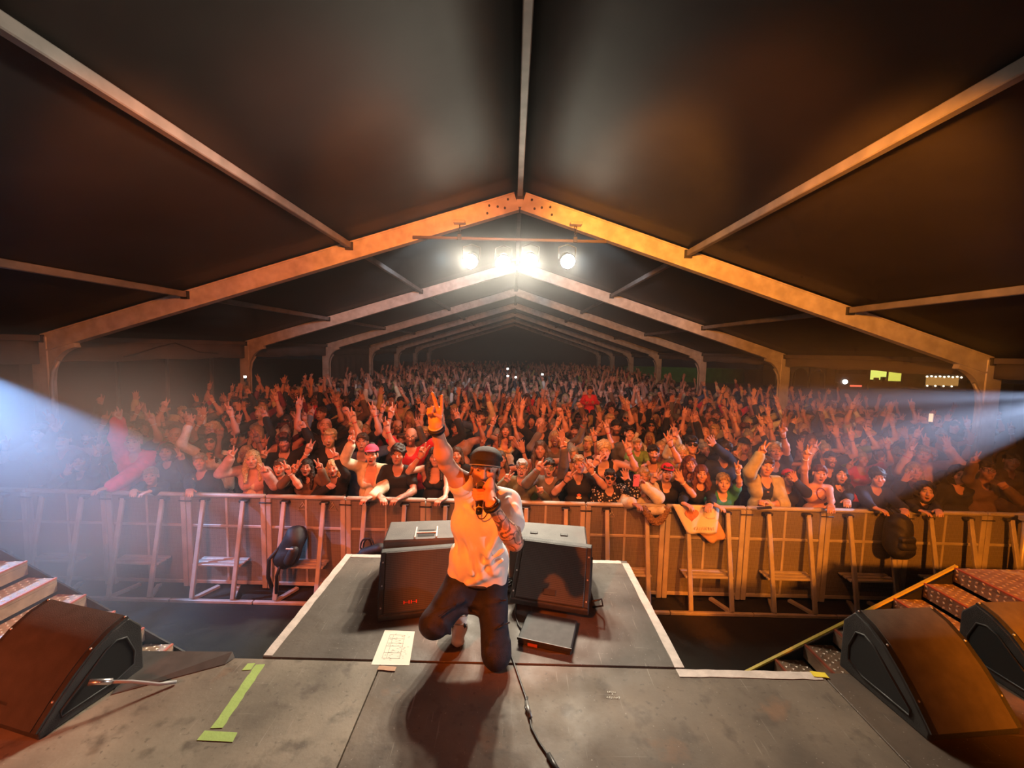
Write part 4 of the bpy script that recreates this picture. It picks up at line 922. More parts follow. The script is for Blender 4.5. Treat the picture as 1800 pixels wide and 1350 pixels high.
def build_person(sp, hv, cv, dec=None, seed=0):
    """sp in unit-height local space (feet at 0, facing -Y). Returns {part: (mesh, material)}"""
    fem = sp.get('fem', 0); kid = sp.get('kid', 0); sw = 0.165 - 0.02 * fem; hc = np.array(sp.get('hc', (0, -0.03, 1.625))); R = rotm(*sp.get('look', (0, 0.12, 0)))
    H = Head(hc, R, 1.16 if kid else 1.0); tone = TONES[sp.get('tone', 0)]; hair, hcol = sp['hair']; lean = np.array([0, sp.get('lean', 0.0), 0])
    nb = np.array([hc[0] * .5, 0.01, 1.45]) + lean * .9; sh = [np.array([-sw, 0.01, 1.405]) + lean, np.array([sw, 0.01, 1.405]) + lean]
    arms = []
    for i, key in enumerate('AB'):
        sg = -1 if i == 0 else 1
        if sp.get(key):
            t = np.array(sp[key][:3]); pose = sp[key][3]; S = sh[i].copy()
            if t[2] > 1.5: S = S + np.array([sg * .01, -.01, .05])
            hint = (sg * .8, -.35, -.8) if pose != 'rail' else (sg * .7, .25, -.9)
            Eb, Wr = elbow(S, t, .285, .25, hint)
        else:
            S = sh[i]; pose = 'fist'; Eb, Wr = S + np.array([sg * .06, .03, -.275]), S + np.array([sg * .07, -.05, -.52])
        arms.append((S, Eb, Wr, pose, sg))
    out = {}
    def torso(f, g, k=.05):
        f.cap(np.array([-.075, .005, 1.31]) + lean * .8, np.array([.075, .005, 1.31]) + lean * .8, .098 + g, .098 + g, k, sq=1.0)
        f.cap(np.array([-.06, .005, 1.10]) + lean * .3, np.array([.06, .005, 1.10]) + lean * .3, .098 + g - .012 * fem, None, k)
        f.cap((-.075, .01, .95), (.075, .01, .95), .10 + g, None, k)
        if fem:
            for s in (-1, 1): f.ell(np.array([s * .062, -.085, 1.27]) + lean * .75, (.052 + g * .5, .045 + g * .5, .05 + g * .5), None, .03)
        for i in (0, 1): f.cap(sh[i], nb + np.array([0, 0, -.015]), .058 + g, .052 + g, .03)
    # skin: one continuous surface of head, neck, trunk, arms and hands
    f = Field(); torso(f, 0); f.cap(nb - np.array([0, 0, .03]), H.w((0, .02, -.06)), .054 - .006 * fem, .051 - .006 * fem, .025); head_ops(f, H, sp.get('mouth', 0), fem)
    for (S, Eb, Wr, pose, sg) in arms:
        th = .92 if fem else 1.0; th *= .85 if kid else 1
        f.cap(S, Eb, .050 * th, .040 * th, .03); f.cap(Eb, Wr, .041 * th, .027 * th, .015); m = Eb * .72 + Wr * .28; f.ell(m, (.044 * th, .044 * th, .044 * th), None, .03)
        u = unit(Wr - Eb)
        if pose == 'rail': u = unit(np.array([-sg * .55, -.75, -.1])); n = np.array([0, -.1, -1.0])
        elif pose == 'grip': u = unit(u + np.array([0, 0, .6])); n = np.array([-sg * .9, -.4, 0])
        elif pose in ('peace', 'open', 'point', 'three'): u = unit(u + np.array([0, -.05, .55])); n = np.array([sg * sp.get('turn', .0), -1, .05])
        else: n = np.array([-sg * .6, -.8, 0])
        hand_ops(f, Wr, u, n, np.array([-sg, 0, 0.0]) if pose != 'rail' else np.array([-sg * .5, .5, 0]), pose, 1.06, sp.get('finger', 1.15))
    V, F = f.mesh(hv, None, 1); V, F = biggest(V, F); me = np_mesh('body', V, F)
    if dec: me = decimated(me, dec[0])
    paint(me, face_paint(coords(me), H, tone, HAIRC[hcol], sp.get('mouth', 0), sp.get('beard', 0), fem, sp.get('paint', 0))); out['body'] = (me, SKIN)
    def garment(name, kind, col, g, ln, open_front=False, sd=1):
        f = Field(); torso(f, g)
        if kind != 'tank':
            for (S, Eb, Wr, pose, sg) in arms:
                th = .92 if fem else 1.0
                if kind == 'tee': f.cap(S, S * .42 + Eb * .58, .060 * th + g, .057 * th + g, .03)
                else: f.cap(S, Eb, .055 * th + g, .046 * th + g * 1.1, .03); f.cap(Eb, Eb * .06 + Wr * .94, .046 * th + g * 1.1, .036 * th + g, .02)
        f.box((0, 0, .78), (.4, .4, .11), None, .01, .01, True)
        deep = {'tank': .085, 'tee': .03, 'long': .02}[kind]
        f.cap(nb + np.array([0, -.02, .03]), nb + np.array([0, -.10 - lean[1] * 0, -.0 - deep]), .062, .055 + deep * .3, .015, True)
        if kind == 'tank':
            for i, s in ((0, -1), (1, 1)): f.ell(sh[i] + np.array([s * .035, 0, -.01]), (.085, .2, .12), None, .015, True)
        if open_front: f.box(np.array([0, -.16, 1.15]), (.062, .13, .45), None, .02, .02, True)
        V, F = f.mesh(cv, wrinkles(seed + sd, .0075), 1); me = np_mesh(name, V, F)
        if dec: me = decimated(me, dec[1])
        out[name] = (me, cloth(col))
    top = sp.get('top'); fat = sp.get('fat', 0)
    if top: garment('shirt' if top[0] != 'long' else 'jacket', top[0], top[1], (.012 if top[0] != 'long' else .017) + fat, top[0])
    if sp.get('jk'): garment('jacket', 'long', sp['jk'], .026, 'long', True, 9)
    # hair, hats
    if hair != 'bald':
        f = Field(); k = H.k; E = lambda c, r, kk=.02, sub=False: f.ell(H.w(c), np.array(r) * k, H.R, kk, sub); C = lambda a, b, ra, rb, kk=.02: f.cap(H.w(a), H.w(b), ra * k, rb * k, kk)
        vol = .010 if hair == 'curly' else 0
        E((0, .022, .043), (.082 + vol, .102 + vol, .086 + vol * 2)); amp, fr = .0075, 120
        if hair in ('bob', 'long'):
            E((0, .045, -.05), (.094, .075, .10), .04)
            if hair == 'long':
                for s in (-1, 1): C((s * .075, .0, 0), (s * .09, -.01, -.13), .026, .034, .03); C((s * .09, -.01, -.13), (s * .085, -.065, -.29), .034, .020, .03)
                C((0, .07, -.05), (0, .085, -.26), .07, .05, .03)
            else:
                for s in (-1, 1): C((s * .078, .0, .0), (s * .086, -.015, -.12), .024, .026, .03)
        elif hair == 'curly':
            for j in range(26):
                t = (j + .5) / 26; a = j * 2.4; q = math.sqrt(1 - t * t); E((.078 * q * math.cos(a), .02 + .094 * q * math.sin(a), .040 + .088 * t), (.026, .026, .026), .012)
            amp, fr = .007, 90
        elif hair == 'bun': E((0, .075, .125), (.042, .042, .04))
        elif hair == 'hood':
            E((0, .035, .03), (.108, .12, .118)); E((0, .05, -.07), (.105, .085, .10), .05)
        else:
            f.box(H.w((0, -.03, -.105)), (.2, .07 * k, .10 * k), H.R, .03, .03, True); f.box(H.w((0, .0, -.155)), (.2, .2, .072 * k), H.R, .01, .015, True)
            for j in range(5): E((-.045 + .0225 * j, -.078, .082 - .006 * ((j * 7 + seed) % 4)), (.017, .02, .024), .012)
        if hair == 'hood': E((0, -.10, -.015), (.066, .11, .092), .012, True)
        else: E((0, -.105, -.045), (.067, .105, .092), .012, True); f.box(H.w((0, -.10, -.10)), (.066 * k, .06 * k, .10 * k), H.R, .01, .012, True)
        V, F = f.mesh(max(cv * .62, hv), lumps(seed, amp, fr), 1)
        if len(V) > 20:
            me = np_mesh('hair', V, F)
            if dec: me = decimated(me, dec[2])
            out['hair' if hair != 'hood' else 'hood'] = (me, hairm(hcol) if hair != 'hood' else cloth('black'))
    if sp.get('hat'):
        f = Field(); k = H.k
        f.ell(H.w((0, .018, .05)), np.array([.092, .112, .092]) * k, H.R, .01)
        f.box(H.w((0, 0, -.055)), (.2, .2, .10 * k), H.R, .004, .006, True)
        if sp['hat'][0] == 'cap': f.ell(H.w((0, -.115, .052)), np.array([.068, .075, .010]) * k, H.R, .012)
        V, F = f.mesh(max(cv * .55, hv), None, 1); me = np_mesh('hat', V, F)
        if dec: me = decimated(me, dec[2])
        out['hat' if sp['hat'][0] != 'cap' else 'cap'] = (me, cloth(sp['hat'][1]))
    if sp.get('gl'):
        bm = bmesh.new(); dark = sp['gl'] == 'sun'
        for s in (-1, 1):
            ring = [H.w((s * .034 + .027 * math.cos(t), -.106 + .010 * abs(math.cos(t)), .003 + .021 * math.sin(t))) for t in [j * math.pi / 6 for j in range(12)]]
            if dark: bm.faces.new([bm.verts.new(p) for p in ring])
            add_tube(bm, ring, .0034 if dark else .0026, 4, True)
            add_tube(bm, [H.w((s * .061, -.098, .008)), H.w((s * .081, -.01, .006))], .003, 4)
        add_tube(bm, [H.w((-.008, -.107, .006)), H.w((.008, -.107, .006))], .003, 4)
        out['sunglasses' if dark else 'spectacles'] = (bm_mesh('glasses', bm), BLACK if sp['gl'] != 'clear' else mat('clear_frame', (0.6, 0.5, 0.4), 0.3, 0.4))
    for (S, Eb, Wr, pose, sg) in arms:
        if pose in ('peace', 'open') and sp.get('band', 1):
            d = unit(Wr - Eb); p = Wr - d * .03; a = unit(np.cross(d, (0.3, 1, 0.2))); b = np.cross(d, a); bm = bmesh.new()
            rr = .033 if not (top and top[0] == 'long') and not sp.get('jk') else .044
            add_tube(bm, [p + (a * math.cos(t) + b * math.sin(t)) * rr for t in [j * math.pi / 5 for j in range(10)]], .006, 4, True)
            out.setdefault('wristband' + ('' if sg < 0 else '.b'), (bm_mesh('wristband', bm, True), [BLACK, cloth('white'), cloth('red')][(seed + (sg > 0)) % 3]))
    return out, H, arms
def place(parts, sc, root_loc, rz=0.0, own=True):
    me, m = parts['body']
    root = bpy.data.objects.new('person', me); COL.objects.link(root); me.materials.append(m) if not me.materials else None
    root.location = root_loc; root.rotation_euler = (0, 0, rz); root.scale = (sc, sc, sc)
    for k, (pm, mm) in parts.items():
        if k == 'body': continue
        o = link(k.split('.')[0], pm, mm, root); o.material_slots[0].link = 'OBJECT'; o.material_slots[0].material = mm
    return root
# trousers shared by the crowd (hidden behind the barrier or other people)
f = Field()
for s in (-1, 1):
    f.cap((s * .07, .01, .95), (s * .09, .0, .86), .10, .092, .03); f.cap((s * .09, 0, .86), (s * .10, -.01, .50), .088, .062, .02); f.cap((s * .10, -.01, .50), (s * .105, .02, .12), .062, .048, .02)
    f.cap((s * .105, .03, .05), (s * .12, -.12, .045), .045, .040, .02)
V_, F_ = f.mesh(.026); TROUSERS = np_mesh('trousers', V_, F_); TROUSERS.materials.append(cloth('black'))
f = Field()
for s in (-1, 1):
    f.cap((s * .07, .01, .95), (s * .10, -.05, .93), .10, .095, .03); f.cap((s * .10, -.05, .93), (s * .13, -.36, .88), .085, .06, .02); f.cap((s * .13, -.36, .88), (s * .12, -.36, .50), .06, .045, .02); f.cap((s * .12, -.37, .46), (s * .12, -.47, .44), .045, .038, .02)
V_, F_ = f.mesh(.026); LEGS_ASTRIDE = np_mesh('legs_astride', V_, F_); LEGS_ASTRIDE.materials.append(cloth('navy'))
FEM_HAIR = ('long', 'bob', 'bun')
FRONT = [
 dict(f=(-5.94, 5.35, 1.68), A=(-5.79, 5.13, 1.92, 'peace'), top=('long', 'grey'), hair=('short', 'brown'), lab='person half lost in thick blue haze beside the tent column, one hand raised'),
 dict(f=(-5.56, 5.2, 1.44), A=(-5.51, 4.98, 1.41, 'open'), B=(-5.11, 4.98, 1.67, 'peace'), top=('long', 'black'), hair=('bob', 'brown'), lab='person in the blue haze next to the pink jacket, both hands raised'),
 dict(f=(-4.95, 5.3, 1.73), A=(-4.93, 5.08, 2.18, 'peace'), B=(-4.82, 4.8, 1.24, 'rail'), top=('long', 'pink'), fat=0.022, hair=('short', 'fair'), gl='clear', lab='person in bright pink jacket with one arm straight up at barrier'),
 dict(f=(-4.59, 5.12, 1.3), B=(-4.28, 4.8, 1.24, 'rail'), A=(-4.5, 4.8, 1.24, 'rail'), top=('long', 'navy'), hair=('short', 'fair'), kid=1, gl='clear', lab='fair-haired child with glasses leaning on barrier beside pink jacket'),
 dict(f=(-4.57, 5.35, 1.56), B=(-4.19, 5.13, 1.59, 'peace'), top=('long', 'black'), hair=('bob', 'dark'), lab='smiling person in dark jacket, hand sign low beside face, left of grey-haired man'),
 dict(f=(-4.9, 5.9, 1.65), top=('long', 'black'), hair=('bald', 'dark'), lab='bald round-faced man standing behind smiling person in dark jacket'),
 dict(f=(-4.02, 5.2, 1.48), A=(-3.84, 4.8, 1.24, 'rail'), top=('long', 'navy'), hair=('short', 'grey'), lab='grey-haired man in navy jacket with one hand over barrier rail'),
 dict(f=(-3.35, 5.2, 1.53), A=(-3.48, 4.98, 1.66, 'peace'), B=(-3.03, 4.98, 1.48, 'peace'), top=('tank', 'cream'), jk='rose', hair=('long', 'blond'), lab='blonde woman in dusty pink jacket over cream top at barrier'),
 dict(f=(-2.97, 5.15, 1.45), B=(-2.73, 4.93, 1.52, 'peace'), top=('tee', 'black'), hair=('short', 'brown'), mouth=1, lab='laughing short-haired person in black top, hand sign beside open mouth'),
 dict(f=(-2.66, 5.2, 1.44), A=(-2.71, 4.98, 1.51, 'peace'), B=(-2.37, 4.98, 1.54, 'peace'), top=('long', 'brown'), hair=('long', 'dark'), mouth=1, lab='laughing woman with long dark hair and both hands up at temples'),
 dict(f=(-2.32, 5.2, 1.44), A=(-2.29, 4.98, 1.32, 'fist'), B=(-2.16, 4.98, 1.67, 'peace'), top=('long', 'black'), hair=('bob', 'blond'), mouth=1, lab='fair bob-haired person in black coat beside the beige cardigan'),
 dict(f=(-1.83, 5.22, 1.62), A=(-2.01, 5.0, 1.87, 'peace'), B=(-1.67, 4.8, 1.24, 'rail'), top=('tank', 'white'), jk='beige', hair=('bun', 'dark'), hat=('cap', 'pinkhat'), mouth=1, lab='woman in pink cap with beige cardigan over white top at barrier'),
 dict(f=(-1.48, 5.18, 1.64), A=(-1.58, 4.8, 1.24, 'rail'), B=(-1.32, 4.8, 1.24, 'rail'), top=('tee', 'black'), hair=('curly', 'dark'), lab='young man with dark curly fringe in black V-neck leaning on barrier'),
 dict(f=(-1.02, 5.25, 1.61), A=(-1.16, 5.03, 1.74, 'peace'), B=(-0.81, 4.8, 1.24, 'rail'), top=('tank', 'black'), hair=('long', 'dark'), lab="long dark-haired woman in black top under the performer's raised arm"),
 dict(f=(-0.8, 5.7, 1.52), top=('long', 'black'), hair=('bob', 'brown'), lab="brown-fringed woman right behind the performer's raised upper arm"),
 dict(f=(0.1, 5.2, 1.5), A=(-0.1, 4.98, 1.46, 'peace'), B=(0.34, 4.98, 1.33, 'point'), top=('long', 'olive'), hair=('short', 'grey'), gl='dark_frame', mouth=1, lab='shouting man with glasses in olive hoodie at barrier beside performer'),
 dict(f=(0.45, 5.2, 1.52), A=(0.29, 4.98, 1.61, 'peace'), B=(0.6, 4.98, 1.91, 'peace'), top=('long', 'greybrown'), hair=('short', 'dark'), paint=1, mouth=1, lab='young man with painted face in grey jacket, one sleeve straight up'),
 dict(f=(0.83, 5.2, 1.57), A=(0.65, 4.98, 1.5, 'peace'), B=(0.95, 4.98, 1.61, 'peace'), top=('tee', 'black'), print=1, hair=('short', 'fair'), lab='person in black T-shirt with orange and cream print, both hands raised'),
 dict(f=(1.21, 5.5, 1.68), A=(1.05, 5.28, 1.63, 'peace'), B=(1.48, 5.28, 1.8, 'peace'), top=('tank', 'black'), hair=('curly', 'blond'), mouth=1, lab='blonde curly-haired woman in black vest top with both arms raised'),
 dict(f=(1.21, 5.12, 1.43), B=(1.37, 4.9, 1.53, 'open'), top=('long', 'floral'), hair=('short', 'dark'), gl='sun', mouth=1, lab='person in dark sunglasses and black blouse dotted with pale flowers'),
 dict(f=(1.63, 5.12, 1.46), A=(1.4, 4.8, 1.24, 'rail'), B=(1.58, 4.9, 1.47, 'grip'), top=('long', 'cream'), fur=1, fat=0.02, hair=('long', 'fair'), lab='person in cream fur-trimmed coat filming with pink phone'),
 dict(f=(1.69, 5.6, 1.75), ride=1, top=('tee', 'green'), hair=('short', 'fair'), A=(1.56, 5.38, 1.6, 'fist'), B=(1.72, 5.38, 1.58, 'fist'), lab='child in green T-shirt carried above the crowd by bearded man'),
 dict(f=(1.91, 5.6, 1.63), B=(2.05, 5.38, 1.89, 'peace'), top=('tee', 'camo'), hair=('short', 'dark'), beard=1, lab='bearded man in patterned shirt carrying child in green T-shirt'),
 dict(f=(1.95, 5.18, 1.49), A=(1.7, 4.96, 1.52, 'peace'), B=(2.05, 4.96, 1.52, 'open'), top=('tee', 'black'), hair=('short', 'brown'), hat=('cap', 'red'), gl='clear', mouth=1, lab='person in red cap and glasses with both hands raised at barrier'),
 dict(f=(2.39, 5.18, 1.49), A=(1.99, 4.8, 1.24, 'rail'), B=(2.33, 4.8, 1.24, 'rail'), top=('long', 'black'), hair=('long', 'auburn'), lab='woman with long auburn hair holding heart poster over barrier'),
 dict(f=(2.42, 5.6, 1.5), top=('tank', 'black'), hair=('long', 'auburn'), choker=1, lab='auburn-haired woman with choker behind the woman holding the poster'),
 dict(f=(2.66, 5.15, 1.39), B=(2.71, 4.93, 1.66, 'peace'), A=(2.37, 4.8, 1.24, 'rail'), top=('tee', 'teal'), hair=('short', 'fair'), kid=1, lab='fair-haired child in teal T-shirt at barrier beside heart poster'),
 dict(f=(3.21, 5.18, 1.61), A=(2.98, 4.96, 1.88, 'peace'), B=(3.12, 4.96, 1.26, 'grip'), top=('tee', 'navy'), jk='khaki', hair=('short', 'brown'), lab='young man in khaki jacket with hand raised, holding phone on barrier'),
 dict(f=(3.64, 5.7, 1.68), B=(3.58, 5.48, 2.06, 'peace'), top=('tee', 'black'), print2=1, hair=('curly', 'fair'), lab='fair-haired person in black printed T-shirt behind khaki jacket'),
 dict(f=(3.62, 5.35, 1.41), B=(3.56, 5.13, 1.5, 'open'), top=('long', 'black'), hair=('short', 'brown'), hat=('beanie', 'red'), lab='person in red knitted hat between khaki jacket and bare-chested man'),
 dict(f=(3.91, 5.2, 1.52), A=(3.55, 4.98, 1.92, 'peace'), B=(3.76, 4.8, 1.24, 'rail'), top=None, hair=('short', 'auburn'), mouth=1, neck=1, lab='bare-chested man with bead necklace shouting at barrier, one arm raised'),
 dict(f=(4.3, 5.35, 1.47), top=('long', 'black'), hair=('long', 'black'), mouth=1, B=(3.94, 4.8, 1.24, 'rail'), lab='open-mouthed woman with black hair beside bare-chested man'),
 dict(f=(4.65, 5.2, 1.49), A=(4.26, 4.8, 1.24, 'rail'), B=(4.62, 4.8, 1.24, 'rail'), top=('long', 'navy'), hair=('curly', 'dark'), lab='young man with dark curly hair in navy jacket above the hanging backpack'),
 dict(f=(5.3, 5.4, 1.54), A=(4.96, 5.18, 1.52, 'open'), top=('long', 'black'), hair=('bob', 'fair'), lab='fair-haired person behind barrier just right of the hanging backpack'),
 dict(f=(5.18, 5.1, 1.35), B=(5.02, 4.8, 1.24, 'rail'), A=(4.77, 4.8, 1.24, 'rail'), top=('long', 'black'), hair=('hood', 'black'), kid=1, mouth=1, lab='child in dark hood shouting over barrier rail'),
 dict(f=(5.8, 5.3, 1.52), top=('long', 'black'), hair=('hood', 'black'), lab='person in dark hood behind right end of barrier'),
 dict(f=(6.14, 5.3, 1.59), A=(5.7, 5.08, 1.8, 'peace'), B=(6.15, 5.08, 1.5, 'fist'), top=('long', 'brown'), hair=('short', 'dark'), gl='dark_frame', lab='person with glasses in brown jacket raising hand beside tent column'),
 dict(f=(5.68, 5.7, 1.69), A=(5.28, 5.48, 1.81, 'peace'), B=(5.81, 5.48, 1.9, 'open'), top=('long', 'rose'), hair=('short', 'grey'), lab='grey-haired person in dusty pink top reaching out in right haze'),
 dict(f=(7.06, 5.8, 1.6), top=('long', 'brown'), hair=('short', 'brown'), lab='shadowed person behind barrier at right end past the column'),
 dict(f=(2.58, 5.95, 1.75), top=('long', 'black'), hair=('short', 'dark'), gl='sun', hat=('cap', 'black'), lab='man in black cap and sunglasses behind auburn-haired women'),
 dict(f=(2.4, 5.85, 1.59), A=(2.18, 5.63, 1.89, 'peace'), top=('long', 'beige'), hair=('long', 'blond'), lab='blonde woman in beige top behind the red cap'),
 dict(f=(2.96, 5.75, 1.66), B=(2.64, 5.53, 1.9, 'open'), top=('long', 'navy'), hair=('curly', 'dark'), gl='dark_frame', lab='dark curly-haired man in navy jacket behind child in teal'),
 dict(f=(1.89, 6.7, 1.81), top=('tee', 'greybrown'), hair=('short', 'dark'), lab='square-faced man in grey-brown tee standing behind child in green'),
 dict(f=(1.79, 7.2, 1.84), top=('tee', 'black'), hair=('short', 'dark'), hat=('beanie', 'black'), beard=1, lab='bearded man in black beanie and tee amid the crowd'),
 dict(f=(1.53, 8.4, 2.22), ride=1, B=(1.57, 8.18, 2.04, 'peace'), A=(1.41, 8.18, 2.03, 'peace'), top=('long', 'red'), hair=('short', 'brown'), hat=('cap', 'black'), lab='child in red jacket and black cap lifted above the crowd'),
 dict(f=(-0.13, 6.3, 1.77), ride=1, A=(-0.32, 6.08, 1.97, 'peace'), B=(0.01, 6.08, 1.72, 'fist'), top=('tank', 'yellow'), hair=('long', 'brown'), mouth=1, lab="woman in pale yellow top lifted above crowd beside performer's cap"),
 dict(f=(6.9, 7.1, 1.79), B=(6.87, 6.88, 2.01, 'grip'), top=('long', 'black'), hair=('short', 'dark'), lab='person filming with glowing phone in right haze beside column'),
]
for n_, d in enumerate(FRONT):
    fx, fy, fz = d['f']; ride = d.get('ride'); kid = d.get('kid') or (ride and 'child' in d['lab'])
    sc = min(1.04, fz / 1.625) if not ride else (0.62 if kid else 0.86)
    if kid and not ride: sc = fz / 1.625
    rx, ry, rz_ = fx, fy + 0.05, (0.0 if not ride else fz - 1.625 * sc)
    yaw = 0.65 * math.atan2(-fx, fy); sp = {k: d[k] for k in ('top', 'jk', 'hair', 'hat', 'mouth', 'beard', 'paint', 'gl', 'fat') if k in d}
    sp['fem'] = int(d['hair'][0] in FEM_HAIR and 'boy' not in d['lab'] and 'man ' not in d['lab'].replace('woman ', '')); sp['kid'] = 1 if kid else 0
    sp['look'] = (yaw, 0.17 + 0.06 * math.sin(n_ * 2.3), 0.10 * math.sin(n_ * 1.7)); sp['tone'] = [0, 1, 2, 0, 3, 1, 0, 2][n_ % 8]
    sp['hc'] = (0.0, -0.03, 1.625)
    for k in 'AB':
        if k in d:
            t = d[k]; sp[k] = ((t[0] - rx) / sc, (t[1] - ry) / sc, (t[2] - rz_) / sc, t[3])
            if t[3] != 'rail':           # d gives the middle of the hand; the wrist sits below it
                sp[k] = (sp[k][0], sp[k][1] + 0.02, sp[k][2] - 0.07, t[3])
    parts, H, arms = build_person(sp, 0.0085, 0.0135, (0.55, 0.55, 0.6), n_ + 1)
    root = place(parts, sc, (rx, ry, rz_)); tag(root, d['lab'], 'person', 'front of the crowd')
    if ride: link('legs', LEGS_ASTRIDE, None, root)
    else: link('trousers', TROUSERS, None, root)
    if d.get('fur'):
        f = Field(); rr = random.Random(4)
        for k in range(16):
            t = k / 15; p = ((-0.10 + 0.30 * t), -0.43 - 0.06 * math.sin(t * 3), 1.33 - 0.16 * math.sin(t * math.pi) - 0.02)
            f.ell(p, (.045, .035, .045), None, .02)
        V_, F_ = f.mesh(.011, lumps(5, .009, 130), 0); o = link('fur_trim', np_mesh('fur_trim', V_, F_), mat('fur', (0.30, 0.17, 0.08), 0.9, 0, 0.4, 60, 0.9, 160), root)
        g = Field(); g.cap((-.1, -.2, 1.22), (.15, -.42, 1.27), .07, .06, .04); g.cap((-.15, -.1, 1.2), (-.1, -.36, 1.27), .06, .05, .04)
        V_, F_ = g.mesh(.014, wrinkles(3, .008)); link('coat_front', np_mesh('coat_front', V_, F_), cloth('cream'), root)
    if d.get('neck'):
        link('bead_necklace', bm_mesh('n', (lambda b: (add_tube(b, [(0.062 * math.sin(t), -0.045 - 0.05 * (1 - math.cos(t)) * .5 - 0.02, 1.44 - 0.075 * (1 - math.cos(t)) ) for t in [j * math.pi / 8 - math.pi + .2 for j in range(16)]], .006, 5), b)[1])(bmesh.new()), True), cloth('burgundy'), root)
    if d.get('print') or d.get('print2'):
        v = []; ff = []
        cols = ((0.0, 0.035, 'print_orange', (0.75, 0.16, 0.05), .028), (-0.035, 0.0, 'print_cream', (0.75, 0.62, 0.4), .036)) if d.get('print') else ((-.03, .06, 'print_cream', (0.75, 0.62, 0.4), .03),)
        for (z0, z1, nm, c, w) in cols:
            pts = [(w * math.cos(t), (z0 + z1) / 2 + (z1 - z0) / 2 * math.sin(t) * (1 + .25 * math.sin(5 * t))) for t in [j * math.pi / 8 for j in range(16)]]
            prism('shirt_print', pts, 0.004, mat(nm, c, 0.7), root, basis((1, 0, 0), (0, 0, 1), (0, -1, 0), (0.0, -0.117, 1.22)))
    if d.get('choker'): tube('choker', [np.array((0.047 * math.cos(t), 0.0 + 0.05 * math.sin(t), 1.495)) for t in [j * math.pi / 6 for j in range(12)]], .006, BLACK, root, 5, True)
def smartphone(loc, rz, m, label, tilt=0.1, lamp=None, screen=None):
    g = empty('smartphone', loc, rz); g.rotation_euler = (tilt, 0, rz); tag(g, label, 'phone')
    box('case', (-.037, -.005, -.075), (.037, .005, .075), m, g, .004)
    bm = bmesh.new()
    for q in ((-.024, .056), (-.024, .036), (-.008, .046)):
        bmesh.ops.create_cone(bm, cap_ends=True, segments=8, radius1=.0065, radius2=.006, depth=.004, matrix=Matrix.Translation((q[0], -.006, q[1])) @ Matrix.Rotation(math.pi / 2, 4, 'X'))
    o = link('cameras', bm_mesh('cameras', bm), BLACK, g); tag(o, kind='stuff')
    if lamp: box('torch', (-.03, -.014, .03), (.03, -.006, .075), lamp, g)
    if screen: box('screen', (-.033, .0052, -.068), (.033, .0058, .068), screen, g)
    return g
smartphone((1.44, 4.80, 1.505), 0.1, mat('phone_pink', (0.85, 0.22, 0.35), 0.4), 'pink phone held up by the person in the cream coat')
smartphone((2.93, 4.74, 1.235), 1.2, BLACK, 'dark phone held on the barrier by khaki jacket', 1.3)
TORCH = emit('phone_torch', (1.0, 0.95, 0.85), 30)

# ---- people further back: a pool of figures, each copy an object of its own
r = random.Random(21); POOL = []
def up(sg, x, y, z, pose): return (sg * x, y, z, pose)
PO = ['peace', 'peace', 'peace', 'open', 'three', 'peace', 'fist']
for i in range(20):
    fem = i % 2; hair = (['long', 'bob', 'long', 'bun', 'long'] if fem else ['short', 'short', 'curly', 'short', 'bald'])[(i // 2) % 5]
    hcol = ['dark', 'brown', 'blond', 'fair', 'auburn', 'black', 'brown', 'grey', 'dark', 'fair'][i % 10]
    sp = dict(fem=fem, hair=(hair, hcol), tone=[0, 1, 2, 3, 0, 1, 2, 0, 1, 4][(i * 3) % 10], mouth=int(i % 3 == 0), beard=int(not fem and i % 4 == 0), look=(r.uniform(-.2, .2), r.uniform(.02, .25), r.uniform(-.12, .12)),
              top=(['tee', 'long', 'tank', 'tee', 'long'][(i * 2 + i // 5) % 5] if fem else ['tee', 'long', 'tee'][i % 3], 'black'), gl=['', '', 'dark_frame', '', '', 'sun'][i % 6] or None)
    if i in (4, 9, 14): sp['hat'] = ('cap', 'black')
    k = i % 5
    if k in (0, 3): sp['A'] = up(-1, r.uniform(.20, .42), -.12, r.uniform(1.70, 1.92), PO[i % 7])
    if k in (1, 3, 4): sp['B'] = up(1, r.uniform(.20, .42), -.14, r.uniform(1.72, 1.93), PO[(i + 2) % 7])
    if k == 2: sp['A'] = up(-1, .26, -.22, 1.50, 'peace'); sp['B'] = up(1, .30, -.10, 1.86, 'peace')
    if k == 4: sp['A'] = up(-1, .22, -.25, 1.48, 'peace')
    desc = {0: 'one hand up', 1: 'one hand up', 2: 'both hands up', 3: 'both arms high', 4: 'both hands up'}[k]
    parts, H, arms = build_person(sp, .0125, .019, (.42, .42, .45), 100 + i)
    POOL.append((sp, parts, desc, arms))
COLS = ['black'] * 17 + ['grey', 'grey', 'navy', 'navy', 'olive', 'brown', 'greybrown', 'burgundy', 'red', 'blue', 'beige', 'white', 'rose', 'khaki', 'green', 'yellow']
HCN = dict(dark='dark-haired', black='black-haired', brown='brown-haired', fair='fair-haired', blond='blond', grey='grey-haired', auburn='auburn-haired')
TAKEN = [(d['f'][0], d['f'][1]) for d in FRONT]
